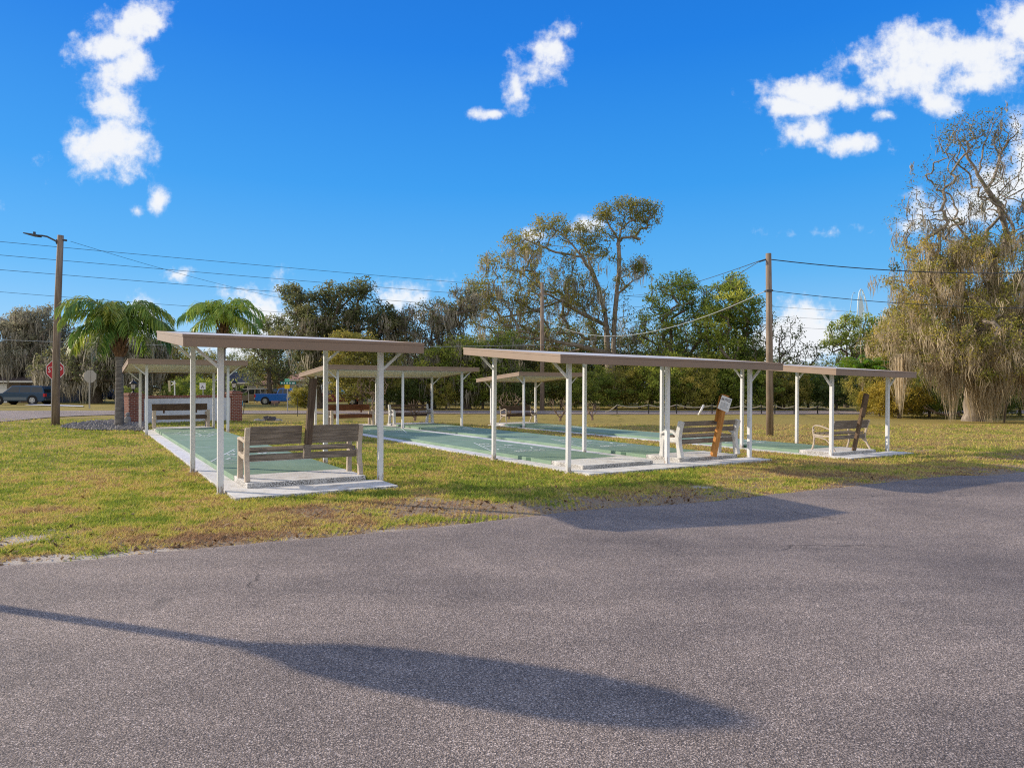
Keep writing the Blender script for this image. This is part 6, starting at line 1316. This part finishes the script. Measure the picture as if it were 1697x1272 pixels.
# the clear air of the photograph: deep blue overhead, paler low down; unseen half behind the viewer whitened as added fill light
tc = N(nt, 'ShaderNodeTexCoord'); sp = N(nt, 'ShaderNodeSeparateXYZ'); nt.links.new(tc.outputs['Generated'], sp.inputs[0])
def k(c): return tuple(x / .12 for x in c)
el = N(nt, 'ShaderNodeMapRange'); nt.links.new(sp.outputs[2], el.inputs[0]); el.inputs[1].default_value = 0; el.inputs[2].default_value = .6
grad = ramp(nt, el.outputs[0], [(0, (.45, .69, .93)), (.14, (.235, .58, .97)), (.26, (.105, .475, .96)), (.45, (.034, .355, .93)), (.72, (.006, .225, .84)), (1, (.003, .155, .68))])
gsc = N(nt, 'ShaderNodeVectorMath', operation='SCALE'); nt.links.new(grad, gsc.inputs[0]); gsc.inputs[3].default_value = 1 / .12
c1 = mix(nt, .88, sky.outputs[0], gsc.outputs[0])
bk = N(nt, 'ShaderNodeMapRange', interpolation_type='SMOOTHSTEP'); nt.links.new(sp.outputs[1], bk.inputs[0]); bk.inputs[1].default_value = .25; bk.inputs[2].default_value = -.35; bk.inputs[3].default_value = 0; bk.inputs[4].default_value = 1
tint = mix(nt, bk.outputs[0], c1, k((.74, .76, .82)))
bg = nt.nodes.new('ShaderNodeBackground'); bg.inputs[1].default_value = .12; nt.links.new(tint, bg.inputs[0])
# clouds: soft patches fixed in the sky dome (direction north of the camera, gnomonic coordinates)
ym = N(nt, 'ShaderNodeMath', operation='MAXIMUM'); nt.links.new(sp.outputs[1], ym.inputs[0]); ym.inputs[1].default_value = .06
def div(a):
    d = N(nt, 'ShaderNodeMath', operation='DIVIDE'); nt.links.new(a, d.inputs[0]); nt.links.new(ym.outputs[0], d.inputs[1]); return d.outputs[0]
cb = N(nt, 'ShaderNodeCombineXYZ'); nt.links.new(div(sp.outputs[0]), cb.inputs[0]); nt.links.new(div(sp.outputs[2]), cb.inputs[1]); P = cb.outputs[0]
def nz(scale, detail, rough, st=None, off=(0, 0, 0)):
    mp = N(nt, 'ShaderNodeMapping'); mp.inputs['Location'].default_value = off; mp.inputs['Scale'].default_value = st or (1, 1, 1); nt.links.new(P, mp.inputs[0])
    n = N(nt, 'ShaderNodeTexNoise'); n.inputs['Scale'].default_value = scale; n.inputs['Detail'].default_value = detail; n.inputs['Roughness'].default_value = rough
    nt.links.new(mp.outputs[0], n.inputs[0]); return n.outputs[0]
wv = N(nt, 'ShaderNodeTexNoise'); wv.inputs['Scale'].default_value = 7; wv.inputs['Detail'].default_value = 6; nt.links.new(P, wv.inputs[0])
wo = N(nt, 'ShaderNodeVectorMath', operation='MULTIPLY_ADD'); nt.links.new(wv.outputs['Color'], wo.inputs[0]); wo.inputs[1].default_value = (.08, .06, 0); wo.inputs[2].default_value = (-.04, -.03, 0)
wp = N(nt, 'ShaderNodeVectorMath', operation='ADD'); nt.links.new(P, wp.inputs[0]); nt.links.new(wo.outputs[0], wp.inputs[1])
CLOUDS = [(184, 236, 56, 68, 1.2), (182, 165, 40, 46, 1.05), (216, 112, 54, 42, 1.1), (190, 72, 55, 34, 1.0), (215, 30, 50, 40, .9), (258, 326, 24, 22, .8), (216, 345, 14, 14, .65),
          (912, 90, 32, 30, .95), (858, 140, 34, 46, .95), (806, 187, 30, 16, .9), (940, 60, 30, 25, .6),
          (1600, 88, 140, 52, 1.08), (1500, 130, 95, 38, 1.02), (1372, 152, 100, 30, 1.06), (1300, 182, 55, 20, .95), (1550, 165, 60, 26, .9), (1610, 135, 60, 26, .9), (1440, 100, 60, 30, .6), (1700, 60, 120, 50, .9),
          (1322, 226, 70, 30, .72), (1412, 247, 40, 20, .95), (1465, 195, 25, 10, .6), (1535, 355, 60, 42, .9), (1655, 310, 60, 60, .75), (1700, 270, 40, 70, .8),
          (1318, 552, 105, 50, 1.3), (1250, 595, 80, 40, .9), (1390, 570, 60, 34, .8), (240, 545, 45, 55, .8), (455, 530, 90, 55, .9), (400, 560, 90, 40, .8), (700, 500, 60, 40, .45), (960, 372, 30, 12, .6), (890, 388, 22, 12, .55),
          (300, 447, 40, 16, .52), (1355, 385, 55, 10, .50), (-200, 300, 160, 80, .9), (1950, 350, 220, 90, .9), (2100, 180, 150, 60, .9), (-450, 150, 150, 60, .8)]
acc = None
for (px, py, rx, ry, s) in CLOUDS:
    sub = N(nt, 'ShaderNodeVectorMath', operation='MULTIPLY_ADD'); nt.links.new(wp.outputs[0], sub.inputs[0])
    cx_, cy_ = (px - CX) / F, (HY - py) / F; ax_, ay_ = F / rx, F / ry
    sub.inputs[1].default_value = (ax_, ay_, 0); sub.inputs[2].default_value = (-cx_ * ax_, -cy_ * ay_, 0)
    le = N(nt, 'ShaderNodeVectorMath', operation='LENGTH'); nt.links.new(sub.outputs[0], le.inputs[0])
    iv = N(nt, 'ShaderNodeMath', operation='MULTIPLY_ADD'); nt.links.new(le.outputs[1], iv.inputs[0]); iv.inputs[1].default_value = -.62 * s; iv.inputs[2].default_value = .76 * s
    if acc is None: acc = iv.outputs[0]
    else:
        mx = N(nt, 'ShaderNodeMath', operation='SMOOTH_MAX'); nt.links.new(acc, mx.inputs[0]); nt.links.new(iv.outputs[0], mx.inputs[1]); mx.inputs[2].default_value = .08; acc = mx.outputs[0]
n1 = nz(13, 10, .63)
n2_ = nz(42, 8, .6, (1, .75, 1), (3, 5, 0)); nm = N(nt, 'ShaderNodeMath', operation='MULTIPLY_ADD'); nt.links.new(n2_, nm.inputs[0]); nm.inputs[1].default_value = .38
nq = N(nt, 'ShaderNodeMath', operation='MULTIPLY_ADD'); nt.links.new(n1, nq.inputs[0]); nq.inputs[1].default_value = 1.0; nq.inputs[2].default_value = -.19; nt.links.new(nq.outputs[0], nm.inputs[2])
ad = N(nt, 'ShaderNodeMath', operation='MULTIPLY_ADD'); nt.links.new(nm.outputs[0], ad.inputs[0]); ad.inputs[1].default_value = 1.9; nt.links.new(acc, ad.inputs[2])
al = N(nt, 'ShaderNodeMapRange', interpolation_type='SMOOTHSTEP'); nt.links.new(ad.outputs[0], al.inputs[0]); al.inputs[1].default_value = .96; al.inputs[2].default_value = 1.55
# thin haze low over the horizon
hz = N(nt, 'ShaderNodeMapRange', interpolation_type='SMOOTHSTEP'); nt.links.new(sp.outputs[2], hz.inputs[0]); hz.inputs[1].default_value = .16; hz.inputs[2].default_value = -.02; hz.inputs[3].default_value = 0; hz.inputs[4].default_value = .12
mxa = N(nt, 'ShaderNodeMath', operation='MAXIMUM'); nt.links.new(al.outputs[0], mxa.inputs[0]); nt.links.new(hz.outputs[0], mxa.inputs[1])
cc = ramp(nt, al.outputs[0], [(.0, (.80, .88, .98)), (.45, (.93, .95, .99)), (.75, (1.0, 1.0, 1.0)), (1, (.90, .925, .965))])
bg2 = nt.nodes.new('ShaderNodeBackground'); nt.links.new(cc, bg2.inputs[0]); bg2.inputs[1].default_value = 1.0
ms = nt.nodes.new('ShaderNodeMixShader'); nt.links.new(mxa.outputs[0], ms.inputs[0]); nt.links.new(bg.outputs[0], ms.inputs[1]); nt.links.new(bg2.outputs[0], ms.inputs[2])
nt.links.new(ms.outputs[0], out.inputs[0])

cam = bpy.data.cameras.new('camera'); co = bpy.data.objects.new('camera', cam); COL.objects.link(co)
cam.sensor_width = 36; cam.lens = 36 * F / 1697; cam.shift_y = (HY - 636) / 1697; cam.clip_end = 6000; cam.clip_start = .05
co.location = (0, 0, CAMH); co.rotation_euler = (R(90), 0, 0); scene.camera = co
scene.view_settings.view_transform = 'Standard'; scene.view_settings.look = 'None'; scene.view_settings.exposure = 0; scene.view_settings.gamma = 1
scene.cycles.max_bounces = 6; scene.cycles.transparent_max_bounces = 4; scene.cycles.use_denoising = False; scene.cycles.pixel_filter_type = 'BLACKMAN_HARRIS'; scene.cycles.filter_width = 1.15
